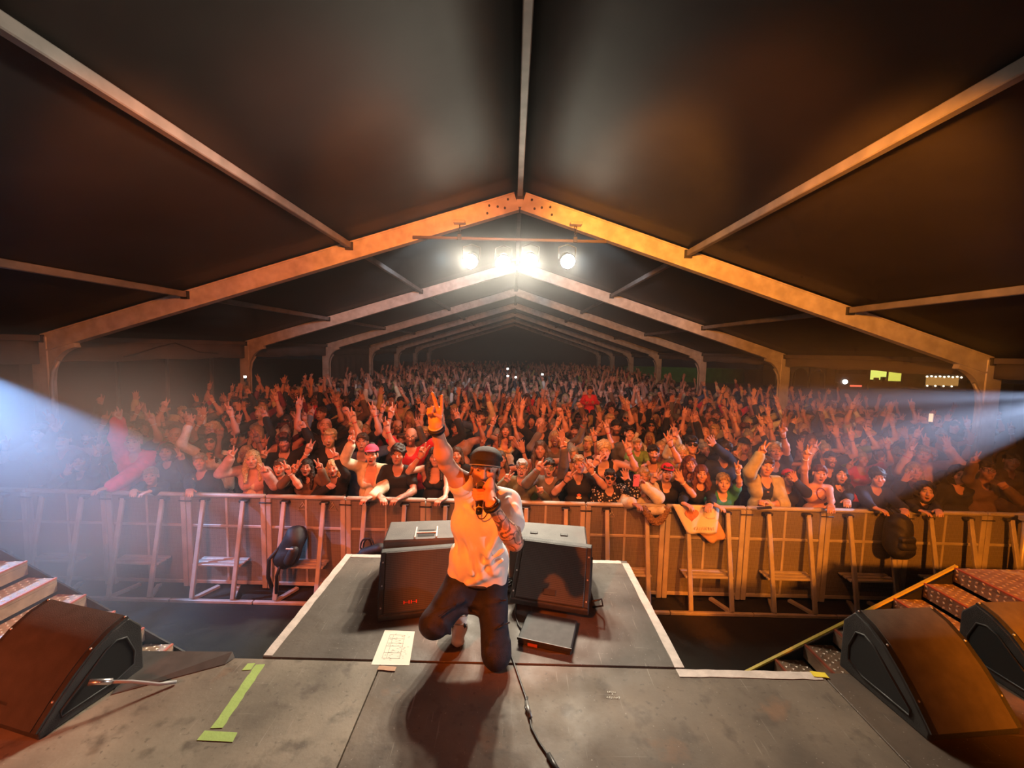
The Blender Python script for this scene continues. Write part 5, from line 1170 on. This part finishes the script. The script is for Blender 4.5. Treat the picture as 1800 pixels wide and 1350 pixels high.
def grid():
    rr = random.Random(5); row = 0; y = 5.78
    while y < 36:
        row += 1; n = int(15.2 / (.60 if y < 12.5 else .66)); pts = []
        for i in range(n):
            x = -7.35 + 14.8 * (i + .5 + .5 * (row % 2)) / n + rr.uniform(-.10, .10); yy = y + rr.uniform(-.12, .12)
            if any((x - a) ** 2 + (yy - b) ** 2 < .40 ** 2 for a, b in TAKEN): continue
            if any(abs(abs(x) - 7.4) < .4 and abs(yy - q) < .4 for q in FR): continue
            if abs(x) > 1.235 * yy + .3 or (x > 7.0 and False): continue
            pts.append((x, yy))
        for x in ([7.9 + .62 * j + rr.uniform(-.1, .1) for j in range(4)] if 7.2 < y < 16 else []): 
            if x < 1.2 * y: pts.append((x, y + rr.uniform(-.2, .2)))
        pts.sort(); yield row, y, pts; y += .60 if y < 12.5 else .78
SINGLE = []; CROWD = []; BUD = 300 - len(FRONT) - 1
for row, y, pts in grid():
    for i, (x, yy) in enumerate(pts): (SINGLE if len(SINGLE) < BUD else CROWD).append((row, i, len(pts), x, yy))
rr = random.Random(9); first = {}
for (row, i, n, x, yy) in SINGLE:
    pi = rr.randrange(len(POOL)); sp, parts, desc, arms = POOL[pi]; sc = rr.uniform(.92, 1.06) * (.97 if sp['fem'] else 1.02); col = rr.choice(COLS)
    root = place(parts, sc, (x, yy, 0), rr.uniform(-.25, .25) + .45 * math.atan2(-x, yy) * -1 * -1)
    for ch in root.children:
        if ch.name.split('.')[0] in ('shirt', 'jacket'): ch.material_slots[0].material = cloth(col)
    o = link('trousers', TROUSERS, None, root)
    who = ('bald man' if sp['hair'][0] == 'bald' else HCN[sp['hair'][1]] + (' woman' if sp['fem'] else ' man'))
    cn = {'greybrown': 'grey-brown', 'rose': 'dusty pink'}.get(col, col)
    tag(root, f'{who} in {cn} top, {desc}, {ORD[i] if i < 30 else "last"} from left in crowd row {["one","two","three","four","five","six","seven","eight","nine","ten","eleven","twelve","thirteen","fourteen"][row - 1]}', 'person', 'rows of the crowd')
# far crowd, beyond what one would count: light copies of the pool joined in one object
LOW = []
for i in range(0, 20, 2):
    sp, parts, desc, arms = POOL[i + (i // 2) % 2]; Vs, Cs, Ts = [], [], []
    off = 0; FF = []
    for k, (pm, mm) in parts.items():
        if k.startswith('wrist') or k in ('spectacles', 'sunglasses'): continue
        me = decimated(pm.copy(), {'body': .20}.get(k, .16)); V = coords(me); me.calc_loop_triangles()
        t = np.empty(len(me.loop_triangles) * 3, np.int32); me.loop_triangles.foreach_get('vertices', t)
        if k == 'body':
            c = np.empty(len(V) * 4, np.float32); me.color_attributes['Col'].data.foreach_get('color', c); c = c.reshape(-1, 4)[:, :3]; kind = 0
        else: c = np.tile(np.array(HAIRC[sp['hair'][1]] if k == 'hair' else (.014, .014, .015)), (len(V), 1)); kind = 1 if k == 'hair' else 2
        Vs.append(V); Cs.append(c); Ts.append(np.full(len(V), kind)); FF.append(t.reshape(-1, 3) + off); off += len(V)
    LOW.append((np.concatenate(Vs), np.concatenate(Cs), np.concatenate(Ts), np.concatenate(FF)))
V, C, F, off = [], [], [], 0
for (row, i, n, x, yy) in CROWD:
    v, c, t, fc = LOW[rr.randrange(len(LOW))]; a = rr.uniform(-.3, .3); s = rr.uniform(.92, 1.06); ca, sa = math.cos(a), math.sin(a)
    v = v * s; v = np.stack([v[:, 0] * ca - v[:, 1] * sa + x, v[:, 0] * sa + v[:, 1] * ca + yy, v[:, 2]], 1); c = c.copy(); c[t == 2] = CLOTH[rr.choice(COLS)]
    V.append(v); C.append(c); F.append(fc + off); off += len(v)
V = np.concatenate(V); me = np_mesh('crowd', V, np.concatenate(F)); paint(me, np.concatenate(C))
tag(link('crowd', me, mat('crowd_cloth', (.1, .1, .1), .7, attr='Col')), 'dense far crowd with raised hands filling the back of the tent', 'crowd', kind='stuff')
# lit phones held over the crowd
for j, (x, y, z, lab) in enumerate(((-8.6, 13.3, 1.95, 'lit phone high above crowd by the second left column'), (-0.22, 14.0, 2.32, 'uppermost of the lit phones near the middle of the tent'), (-0.21, 14.0, 2.08, 'lit phone straight below the uppermost one mid-tent'), (0.06, 14.0, 2.04, 'lit phone lower right of the mid-tent pair'), (0.95, 14.0, 2.16, 'lit phone alone right of the mid-tent three'))):
    if x < -7.2: x, y, z = -6.75, 10.4, 2.12
    smartphone((x, y, z), 0.0, BLACK, lab, 0.0, TORCH)
PHX, PHY, PHZ = [d['B'][0] - .02 for d in FRONT if 'filming with glowing' in d['lab']][0], [d['B'][1] - .07 for d in FRONT if 'filming with glowing' in d['lab']][0], [d['B'][2] + .05 for d in FRONT if 'filming with glowing' in d['lab']][0]
smartphone((PHX, PHY, PHZ), 0.2, BLACK, 'phone with glowing screen held up in the blue haze at right', 0, None).rotation_euler = (0, 0, 3.0)
g = [o for o in COL.objects if o.get('label', '').startswith('phone with glowing')][0]
box('screen', (-.033, .0052, -.068), (.033, .0058, .068), emit('phone_screen', (1.0, 0.62, 0.35), 1.5), g)

# ------------------------------------------------------------------ bags on the barrier
def blob(name, caps, h, m, parent, noise=None, boxes=()):
    f = Field()
    for (a, b, r0, r1) in caps: f.cap(a, b, r0, r1, .03)
    for (c, hf, rd) in boxes: f.box(c, hf, None, rd, .03)
    V, F = f.mesh(h, noise); return link(name, np_mesh(name, V, F), m, parent)
NYL = mat('black_nylon', (0.013, 0.013, 0.015), 0.55, 0, 0.2, 20, 0.4, 120)
g = empty('backpack', (-2.60, 4.70, 0.43)); tag(g, 'black backpack slumped on the barrier step by the thrust', 'bag')
blob('pack', [((-.06, 0, .08), (.08, 0, .34), .13, .12), ((.02, -.05, .10), (.10, -.05, .30), .10, .09)], .014, NYL, g, wrinkles(41, .010)); blob('front_pocket', [((.06, -.14, .12), (.11, -.13, .24), .055, .05)], .012, NYL, g, wrinkles(42, .006))
tube('strap', [(-.10, -.05, .22), (-.20, -.09, .10), (-.22, -.08, -.12), (-.17, -.05, -.36)], .022, NYL, g, 6); tube('strap', [(-.05, -.08, .10), (-.10, -.12, -.08), (-.12, -.1, -.3)], .018, NYL, g, 6)
box('label_patch', (.05, -.192, .275), (.13, -.180, .285), mat('patch', (0.5, 0.5, 0.5), 0.6), g)
g = empty('handbag', (-1.66, 4.60, 0.50)); tag(g, 'black handbag with looped handles and small charm beyond the thrust edge', 'bag')
blob('body', [((-.10, 0, .05), (.14, 0, .05), .075, .085), ((-.04, 0, .14), (.14, 0, .20), .06, .06)], .013, NYL, g, wrinkles(43, .008))
for dx in (0, .03): tube('handle', [(-.06 + dx, 0, .16)] + [(-.02 + dx + .065 * math.cos(t), 0.01, .20 + .11 * math.sin(t)) for t in [math.pi - j * math.pi / 7 for j in range(8)]] + [(.06 + dx, 0, .16)], .010, NYL, g, 6)
blob('charm', [((-.11, -.08, .06), (-.09, -.08, .09), .015, .012)], .006, mat('charm_gold', (0.6, 0.45, 0.2), 0.3, 0.5), g)
box('shelf', (-.30, -.12, -.06), (.26, .10, -.035), SLATM, g, .004) if False else None
g = empty('backpack', (4.48, 4.70, 0.86)); tag(g, 'dark rounded backpack hanging from rail at dim end of barrier', 'bag')
blob('pack', [((0, 0, 0), (0, 0, .24), .140, .125), ((-.03, -.04, -.04), (.03, -.04, -.04), .11, .11)], .014, NYL, g, wrinkles(44, .007)); blob('front_pocket', [((-.05, -.115, .02), (.05, -.115, .02), .05, .05), ((-.05, -.11, .10), (.05, -.11, .10), .045, .045)], .012, NYL, g)
tube('strap', [(-.06, .03, .34), (-.05, .09, .37), (-.04, .16, .37)], .02, NYL, g, 6); tube('strap', [(.06, .03, .34), (.05, .09, .37), (.04, .16, .37)], .02, NYL, g, 6)
# ------------------------------------------------------------------ the performer (world coordinates)
def performer():
    hS, hC = 0.0048, 0.0062
    H = Head((-0.190, 2.345, 2.318), rotm(-0.03, 0.10, 0.05), 1.0); A = np.array
    shR, elR, wrR = A((-.285, 2.40, 2.150)), A((-.398, 2.24, 2.372)), A((-.430, 2.10, 2.602))
    shL, elL, wrL = A((-.060, 2.375, 2.105)), A((-.012, 2.13, 1.985)), A((-.132, 2.045, 2.215))
    nb = A((-.180, 2.385, 2.170)); chest = A((-.195, 2.385, 1.985)); waist = A((-.222, 2.405, 1.76)); pel = A((-.228, 2.42, 1.595))
    tone = (0.60, 0.35, 0.25)
    # skin
    f = Field()
    f.cap(chest - A((.07, 0, 0)), chest + A((.07, 0, 0)), .095, None, .03); f.cap(waist - A((.05, 0, 0)), waist + A((.05, 0, 0)), .09, None, .05); f.cap(chest, waist, .10, .09, .04)
    f.cap(shR, nb, .056, .052, .03); f.cap(shL, nb, .056, .052, .03)
    f.cap(nb - A((0, 0, .02)), H.w((0, .02, -.06)), .058, .055, .025); head_ops(f, H, 0, 0, True)
    for (S, E, Wr) in ((shR, elR, wrR), (shL, elL, wrL)):
        f.cap(S, E, .056, .043, .03); f.cap(E, Wr, .043, .029, .015); m = E * .70 + Wr * .30; f.ell(m, (.048, .048, .048), None, .035)
        b = S * .55 + E * .45; f.ell(b, (.055, .055, .055), None, .04)
    hand_ops(f, wrR, unit(A((.0, -.10, 1.0))), A((-.10, -1, -.05)), A((1, 0, 0)), 'hero', 1.0, 1.02, .005)
    # microphone hand: fingers wrap across in front of the mouth
    mic0, mic1 = H.w((-.004, -.135, -.070)), A((-.200, 2.085, 2.195))
    ax = unit(mic1 - mic0); grip = mic0 + ax * .035
    u = unit(A((-.35, -.30, .85)) ); W = wrL; side = unit(np.cross(ax, A((0, -1, 0.2))))
    f.cap(wrL, wrL * .35 + (grip + A((.042, -.004, -.006))) * .65, .030, .030, .015)
    pc = grip + A((.040, .002, .002)); rotp = np.stack([unit(np.cross(A((.2, -1, .2)), ax)), ax, unit(A((.2, -1, .2)))], 1)
    f.ell(pc, A((.030, .046, .024)), rotp, .015); f.cap(pc, wrL, .030, .028, .02)
    for i, (t, ln, rr) in enumerate(((-.020, 1.0, .0095), (.000, 1.05, .0098), (.020, 1.0, .0095), (.039, .85, .0085))):
        c = grip + ax * t; p0 = c + A((.040, .006, .010)); p1 = c + A((.026, -.034, .004)); p2 = c + A((-.012, -.040, .0)); p3 = c + A((-.038, -.016, -.002)) * ln
        f.cap(p0, p1, rr * 1.1, rr * 1.05, .006); f.cap(p1, p2, rr * 1.05, rr, .005); f.cap(p2, p3, rr, rr * .85, .005)
    f.cap(pc + A((.004, .012, .0)), grip + A((.012, .036, .018)), .0125, .0115, .008); f.cap(grip + A((.012, .036, .018)), grip - ax * .012 + A((-.022, .030, .016)), .0115, .0092, .006)
    V, F = biggest(*f.mesh(hS, None, 1)); me = np_mesh('body', V, F); col = face_paint(V, H, tone, (.035, .02, .014), 0, 1)
    # tattoos: dark looping ink on the forearm that holds the microphone
    d = wrL - elL; L2 = d @ d; t = ((V - elL) @ d) / L2; rad = np.linalg.norm(V - elL - np.clip(t, 0, 1)[:, None] * d, axis=1)
    on = (rad < .062) & (t > -.12) & (t < .92) & (np.linalg.norm(V - grip, axis=1) > .09)
    q = V * 55; pat = np.sin(q[:, 0] + 2.2 * np.sin(q[:, 2] * .8)) + np.sin(q[:, 2] * 1.3 + 1.7 * np.sin(q[:, 1] * 1.1 + q[:, 0] * .7)) + .6 * np.sin(q[:, 1] * 2.1 + q[:, 0])
    ink = on & (np.abs(pat) < .42); col[ink] = col[ink] * .22 + A((.01, .012, .016)) * .78; col[on & ~ink & (pat > 1.1)] *= .62
    # nails
    paint(me, col)
    root = bpy.data.objects.new('person', me); COL.objects.link(root); me.materials.append(SKIN)
    tag(root, 'kneeling performer in white T-shirt and dark cap singing into microphone, one hand raised', 'person')
    # T-shirt
    f = Field(); g = .020
    f.cap(chest - A((.068, 0, .0)), chest + A((.068, 0, 0)), .098 + g, None, .04); f.cap(waist - A((.070, 0, 0)), waist + A((.070, 0, 0)), .088 + g, None, .06)
    f.cap(chest, waist, .105, .10, .05); f.cap(pel + A((-.082, 0, .03)), pel + A((.082, 0, .03)), .087 + g, None, .06)
    f.cap(shR, nb - A((0, 0, .012)), .060 + g * .7, .052 + g * .6, .03); f.cap(shL, nb - A((0, 0, .012)), .060 + g * .7, .052 + g * .6, .03)
    f.cap(shR, shR * .66 + elR * .34, .066 + g * .7, .062 + g * .7, .03); f.cap(shR + A((-.012, -.02, -.02)), A((-.315, 2.36, 1.98)), .062, .055, .04); f.cap(shL, shL * .48 + elL * .52, .062 + g * .8, .060 + g * .8, .03)
    f.cap(nb + A((0, -.02, .03)), nb + A((.005, -.12, -.03)), .066, .066, .012, True); f.box(nb + A((0, 0, .10)), (.06, .2, .09), None, .02, .02, True)
    # drapes running from the raised shoulder down to the hem on the other side
    r = random.Random(2)
    for (a, b, rr) in (((-.29, 2.30, 2.10), (-.245, 2.285, 1.72), .012), ((-.265, 2.285, 2.10), (-.19, 2.285, 1.70), .011), ((-.24, 2.275, 2.08), (-.13, 2.29, 1.72), .013), ((-.33, 2.33, 2.02), (-.315, 2.32, 1.68), .011),
                       ((-.10, 2.27, 1.98), (-.16, 2.27, 1.84), .012), ((-.075, 2.29, 1.86), (-.20, 2.285, 1.76), .012), ((-.08, 2.31, 1.79), (-.22, 2.295, 1.68), .013), ((-.105, 2.315, 1.72), (-.27, 2.31, 1.645), .012), ((-.36, 2.36, 1.95), (-.345, 2.36, 1.70), .010), ((-.105, 2.285, 2.06), (-.015, 2.275, 2.13), .012), ((-.10, 2.28, 2.02), (.0, 2.255, 2.085), .012), ((-.06, 2.25, 2.00), (.025, 2.235, 2.055), .011), ((-.12, 2.29, 2.09), (-.05, 2.30, 2.165), .011), ((-.30, 2.33, 2.10), (-.33, 2.33, 2.20), .010), ((-.27, 2.32, 2.12), (-.295, 2.32, 2.21), .010)):
        f.cap(a, b, rr, rr * .7, .028)
    f.box(pel + A((0, 0, -.183)), (.5, .5, .20), rotm(0, 0, .22), .004, .006, True)
    w1 = wrinkles(77, .0035)
    def folds(P): return w1(P) * np.clip((P[:, 2] - 1.60) / .1, 0, 1) + .0022 * np.sin(P[:, 0] * 85 + P[:, 2] * 20 + 3 * np.sin(P[:, 2] * 7)) * np.clip((2.12 - P[:, 2]) / .3, 0, 1) * np.clip((P[:, 2] - 1.60) / .12, 0, 1)
    V, F = biggest(*f.mesh(hC, folds, 1)); link('t_shirt', np_mesh('t_shirt', V, F), mat('white_jersey', (0.80, 0.78, 0.76), 0.82, 0, 0.03, 30, 0.15, 300), root)
    hem = []
    # jeans
    f = Field(); hipR, hipL = pel + A((-.075, 0, 0)), pel + A((.078, 0, 0)); knR, anR = A((-.452, 2.25, 1.445)), A((-.345, 2.62, 1.385)); knL, anL = A((-.098, 2.235, 1.277)), A((-.125, 2.66, 1.262))
    f.cap(hipR, hipL, .105, .105, .04); f.cap(pel + A((-.07, 0, .07)), pel + A((.07, 0, .07)), .095, None, .04)
    f.cap(hipR, knR, .108, .088, .04); f.cap(knR, anR, .080, .060, .03); f.cap(hipL, knL, .102, .076, .03); f.cap(pel + A((-.02, 0, -.02)), pel + A((.0, -.02, -.075)), .09, .07, .05); f.cap(pel + A((-.05, -.03, -.06)), pel + A((.02, -.03, -.10)), .075, .06, .05); f.cap(knL, anL, .074, .056, .02)
    for (a, b) in (((-.30, 2.31, 1.53), (-.20, 2.32, 1.50)), ((-.33, 2.28, 1.50), (-.22, 2.31, 1.46)), ((-.40, 2.19, 1.49), (-.36, 2.22, 1.40)), ((-.16, 2.30, 1.50), (-.07, 2.31, 1.47)), ((-.05, 2.27, 1.40), (-.14, 2.20, 1.37)), ((-.04, 2.25, 1.34), (-.15, 2.19, 1.33))): f.cap(a, b, .014, .009, .03)
    f.cap((-.225, 2.295, 1.60), (-.215, 2.30, 1.50), .006, .006, .01)
    for (a, b) in (((-.42, 2.18, 1.53), (-.33, 2.24, 1.56)), ((-.47, 2.17, 1.47), (-.40, 2.18, 1.42)), ((-.05, 2.30, 1.56), (-.16, 2.29, 1.535)), ((-.03, 2.26, 1.45), (-.12, 2.21, 1.43)), ((-.33, 2.27, 1.55), (-.24, 2.29, 1.57))): f.cap(a, b, .012, .006, .03)
    w2 = wrinkles(78, .009); V, F = f.mesh(hC, w2, 1); link('jeans', np_mesh('jeans', V, F), mat('dark_denim', (0.011, 0.015, 0.032), 0.75, 0, 0.3, 30, 0.3, 260), root)
    tube('belt', [pel + A((.172 * math.cos(t), .108 * math.sin(t), .03 - .018 * math.cos(t))) for t in [j * math.pi / 12 for j in range(24)]], .011, BLACK, root, 6, True)
    # shoes: one upright on its toes facing the camera, one flat on its instep behind
    SHOE = mat('white_leather', (0.72, 0.68, 0.62), 0.5, 0, 0.06, 30); SOLE = mat('shoe_sole', (0.62, 0.56, 0.5), 0.6); STAR = mat('shoe_star', (0.02, 0.02, 0.025), 0.5)
    f = Field(); toe, ball, heel = A((-.340, 2.395, 1.243)), A((-.338, 2.46, 1.278)), A((-.335, 2.585, 1.358))
    f.cap(toe, ball, .036, .046, .02); f.cap(ball, heel, .044, .036, .03); f.cap(ball * .4 + heel * .6 + A((0, -.03, .03)), anR + A((0, -.035, .02)), .045, .044, .03)
    V, F = f.mesh(.0065, None, 1); sh = link('shoe', np_mesh('shoe', V, F), SHOE, root)
    f = Field(); f.cap(toe + A((0, -.006, -.024)), ball + A((0, .02, -.036)), .020, .022, .012, sq=1.0); f.cap(toe + A((-.016, .01, -.018)), toe + A((.016, .01, -.018)), .026, None, .012); f.cap(ball + A((0, .02, -.036)), heel + A((0, .03, -.030)), .022, .020, .012)
    V, F = f.mesh(.0065); link('sole', np_mesh('sole', V, F), SOLE, sh)
    lc = ball * .55 + heel * .45 + A((0, -.046, .028))
    for k in range(5):
        p = toe * (.72 - .2 * k) + (heel + A((0, -.04, .06))) * (.28 + .2 * k) + A((0, -.030, .028)); tube('lace', [p + A((-.028, .008, 0)), p + A((0, -.006, .004)), p + A((.028, .008, .004))], .0042, SOLE, sh, 5)
    for (c, s) in ((A((-.305, 2.435, 1.302)), .017), (A((-.372, 2.43, 1.302)), .013), (A((-.300, 2.48, 1.347)), .015)):
        pts = [((s if j % 2 == 0 else s * .45) * math.sin(j * math.pi / 5), (s if j % 2 == 0 else s * .45) * math.cos(j * math.pi / 5)) for j in range(10)]
        sg = 1 if c[0] > -.338 else -1; n = Vector((sg * .75, -.62, .25)).normalized(); x = Vector((0, 0, 1)).cross(n).normalized() ; y = n.cross(x)
        prism('star', pts, .004, STAR, sh, basis(x, y, n, c + A(n) * .004))
    f = Field(); f.cap((-.125, 2.70, 1.265), (-.128, 2.86, 1.240), .046, .036, .02); f.cap((-.125, 2.66, 1.275), (-.125, 2.72, 1.275), .05, .05, .02); V, F = f.mesh(.008); sh2 = link('shoe', np_mesh('shoe', V, F), SHOE, root)
    # cap: crown with panels, band and a short curved peak
    f = Field(); f.ell(H.w((0, .018, .060)), (.0915, .110, .066), H.R, .01); f.box(H.w((0, .012, .070)), (.066, .084, .036), H.R, .034, .02); f.box(H.w((0, 0, -.040)), (.2, .2, .09), H.R, .004, .006, True); f.cap(H.w((-.084, .02, .056)), H.w((.084, .02, .056)), .012, .012, .02)
    V, F = f.mesh(.0055, None, 2); CAPM = mat('cap_cotton', (0.022, 0.023, 0.022), 0.85, 0, 0.2, 30, 0.3, 300); cp = link('cap', np_mesh('cap', V, F), CAPM, root)
    v, ff = [], []; n = 16
    for i in range(n + 1):
        t = (i / n - .5) * 2; ang = t * 1.22
        xi, yi = .092 * math.sin(ang), .018 - .112 * math.cos(ang)
        xo, yo = .094 * math.sin(ang * .98), .018 - .112 * math.cos(ang) - .052 * max(0, math.cos(t * math.pi / 2)) ** .6
        zi, zo = .064, .040 - .016 * t * t + .010 * (1 - t * t)
        v += [H.w((xi, yi, zi)), H.w((xo, yo, zo - .004)), H.w((xo, yo, zo - .010)), H.w((xi, yi, zi - .006))]
    for i in range(n):
        a, b = 4 * i, 4 * i + 4
        for j in range(4): ff.append((a + j, a + (j + 1) % 4, b + (j + 1) % 4, b + j))
    link('peak', pydata('peak', v, ff, False), CAPM, cp)
    tube('peak_edge', [v[4 * i + 1] for i in range(n + 1)], .0032, mat('peak_rim_light', (0.30, 0.29, 0.26), 0.7), cp, 6)  # pale rim paints in the blinder light along the peak
    # hair and beard shadow at the sides
    f = Field(); f.ell(H.w((0, .03, .01)), (.0785, .095, .075), H.R, .01); f.box(H.w((0, -.08, 0)), (.2, .075, .2), H.R, .01, .01, True); f.box(H.w((0, 0, -.13)), (.2, .2, .09), H.R, .01, .01, True)
    V, F = f.mesh(.0055, lumps(9, .0015, 200)); link('hair', np_mesh('hair', V, F), hairm('dark'), root)
    # chain necklace of small links
    ch = empty('chain_necklace'); ch.parent = root
    P = []
    for j in range(41):
        t = j / 40; q = abs(2 * t - 1) ** 2.6; x = -.238 + .098 * t - .012 * math.sin(t * math.pi); z = 2.062 + q * (.155 if t < .5 else .125); P.append(A((x, 2.243 + .060 * q * q, z)))
    CH = mat('dark_chain', (0.10, 0.06, 0.04), 0.35, 0.7)
    bm = bmesh.new()
    for j in range(40):
        a, b = Vector(P[j]), Vector(P[j + 1]); add_tube(bm, [a.lerp(b, -.15), a.lerp(b, .5), a.lerp(b, 1.15)], [.0018, .0042, .0018], 5)
    o = link('chain', bm_mesh('chain', bm, True), CH, ch); tag(o, kind='stuff')
    # wrist wear
    def band(name, Wr, El, off, r, w, m, flat=1.0):
        d = unit(Wr - El); a = unit(np.cross(d, (0.1, 1, 0.1))); b = np.cross(d, a); p = Wr - d * off
        tube(name, [p + (a * math.cos(t) + b * math.sin(t) * flat) * r for t in [j * math.pi / 10 for j in range(20)]], w, m, root, 8, True)
    band('wristband', wrR, elR, .012, .037, .0085, cloth('navy')); band('wristband', wrR, elR, -.004, .035, .0050, mat('pale_band', (.6, .5, .42), .5)); band('bracelet', wrR, elR, .028, .037, .0055, BLACK)
    band('watch', wrL, elL, .000, .037, .0115, BLACK); band('bracelet', wrL, elL, -.020, .035, .0055, CH)
    # the microphone is a thing of its own
    mg = empty('microphone', mic1); tag(mg, 'black handheld microphone gripped at the performer\'s mouth', 'microphone')
    Lm = np.linalg.norm(mic1 - mic0) + .055; pts = [mic0 - ax * .03 - mic1, mic0 + ax * .02 - mic1, mic0 + ax * (Lm - .055) - mic1, mic0 + ax * (Lm - .03) - mic1]
    tube('handle', [mic0 + ax * .015 - mic1, mic0 + ax * .05 - mic1, mic0 + ax * (Lm - .07) - mic1, mic0 + ax * (Lm - .035) - mic1], [.019, .0185, .0165, .0155], mat('mic_black', (.014, .014, .015), .35), mg, 18)
    bm = bmesh.new(); bmesh.ops.create_uvsphere(bm, u_segments=16, v_segments=10, radius=.026, matrix=Matrix.Translation(mic0 - mic1)); link('head_mesh', bm_mesh('m', bm, True), mat('mic_mesh', (.2, .2, .2), .35, .8, 0, 5, .6, 500), mg)
    tube('antenna_cap', [mic0 + ax * (Lm - .037) - mic1, mic0 + ax * (Lm - .012) - mic1], [.0165, .0155], mat('mic_cap', (.02, .02, .02), .25), mg, 18)
    tube('colour_ring', [mic0 + ax * (Lm - .042) - mic1, mic0 + ax * (Lm - .036) - mic1], .0172, mat('mic_ring', (.6, .55, .1), .4), mg, 18)
performer()
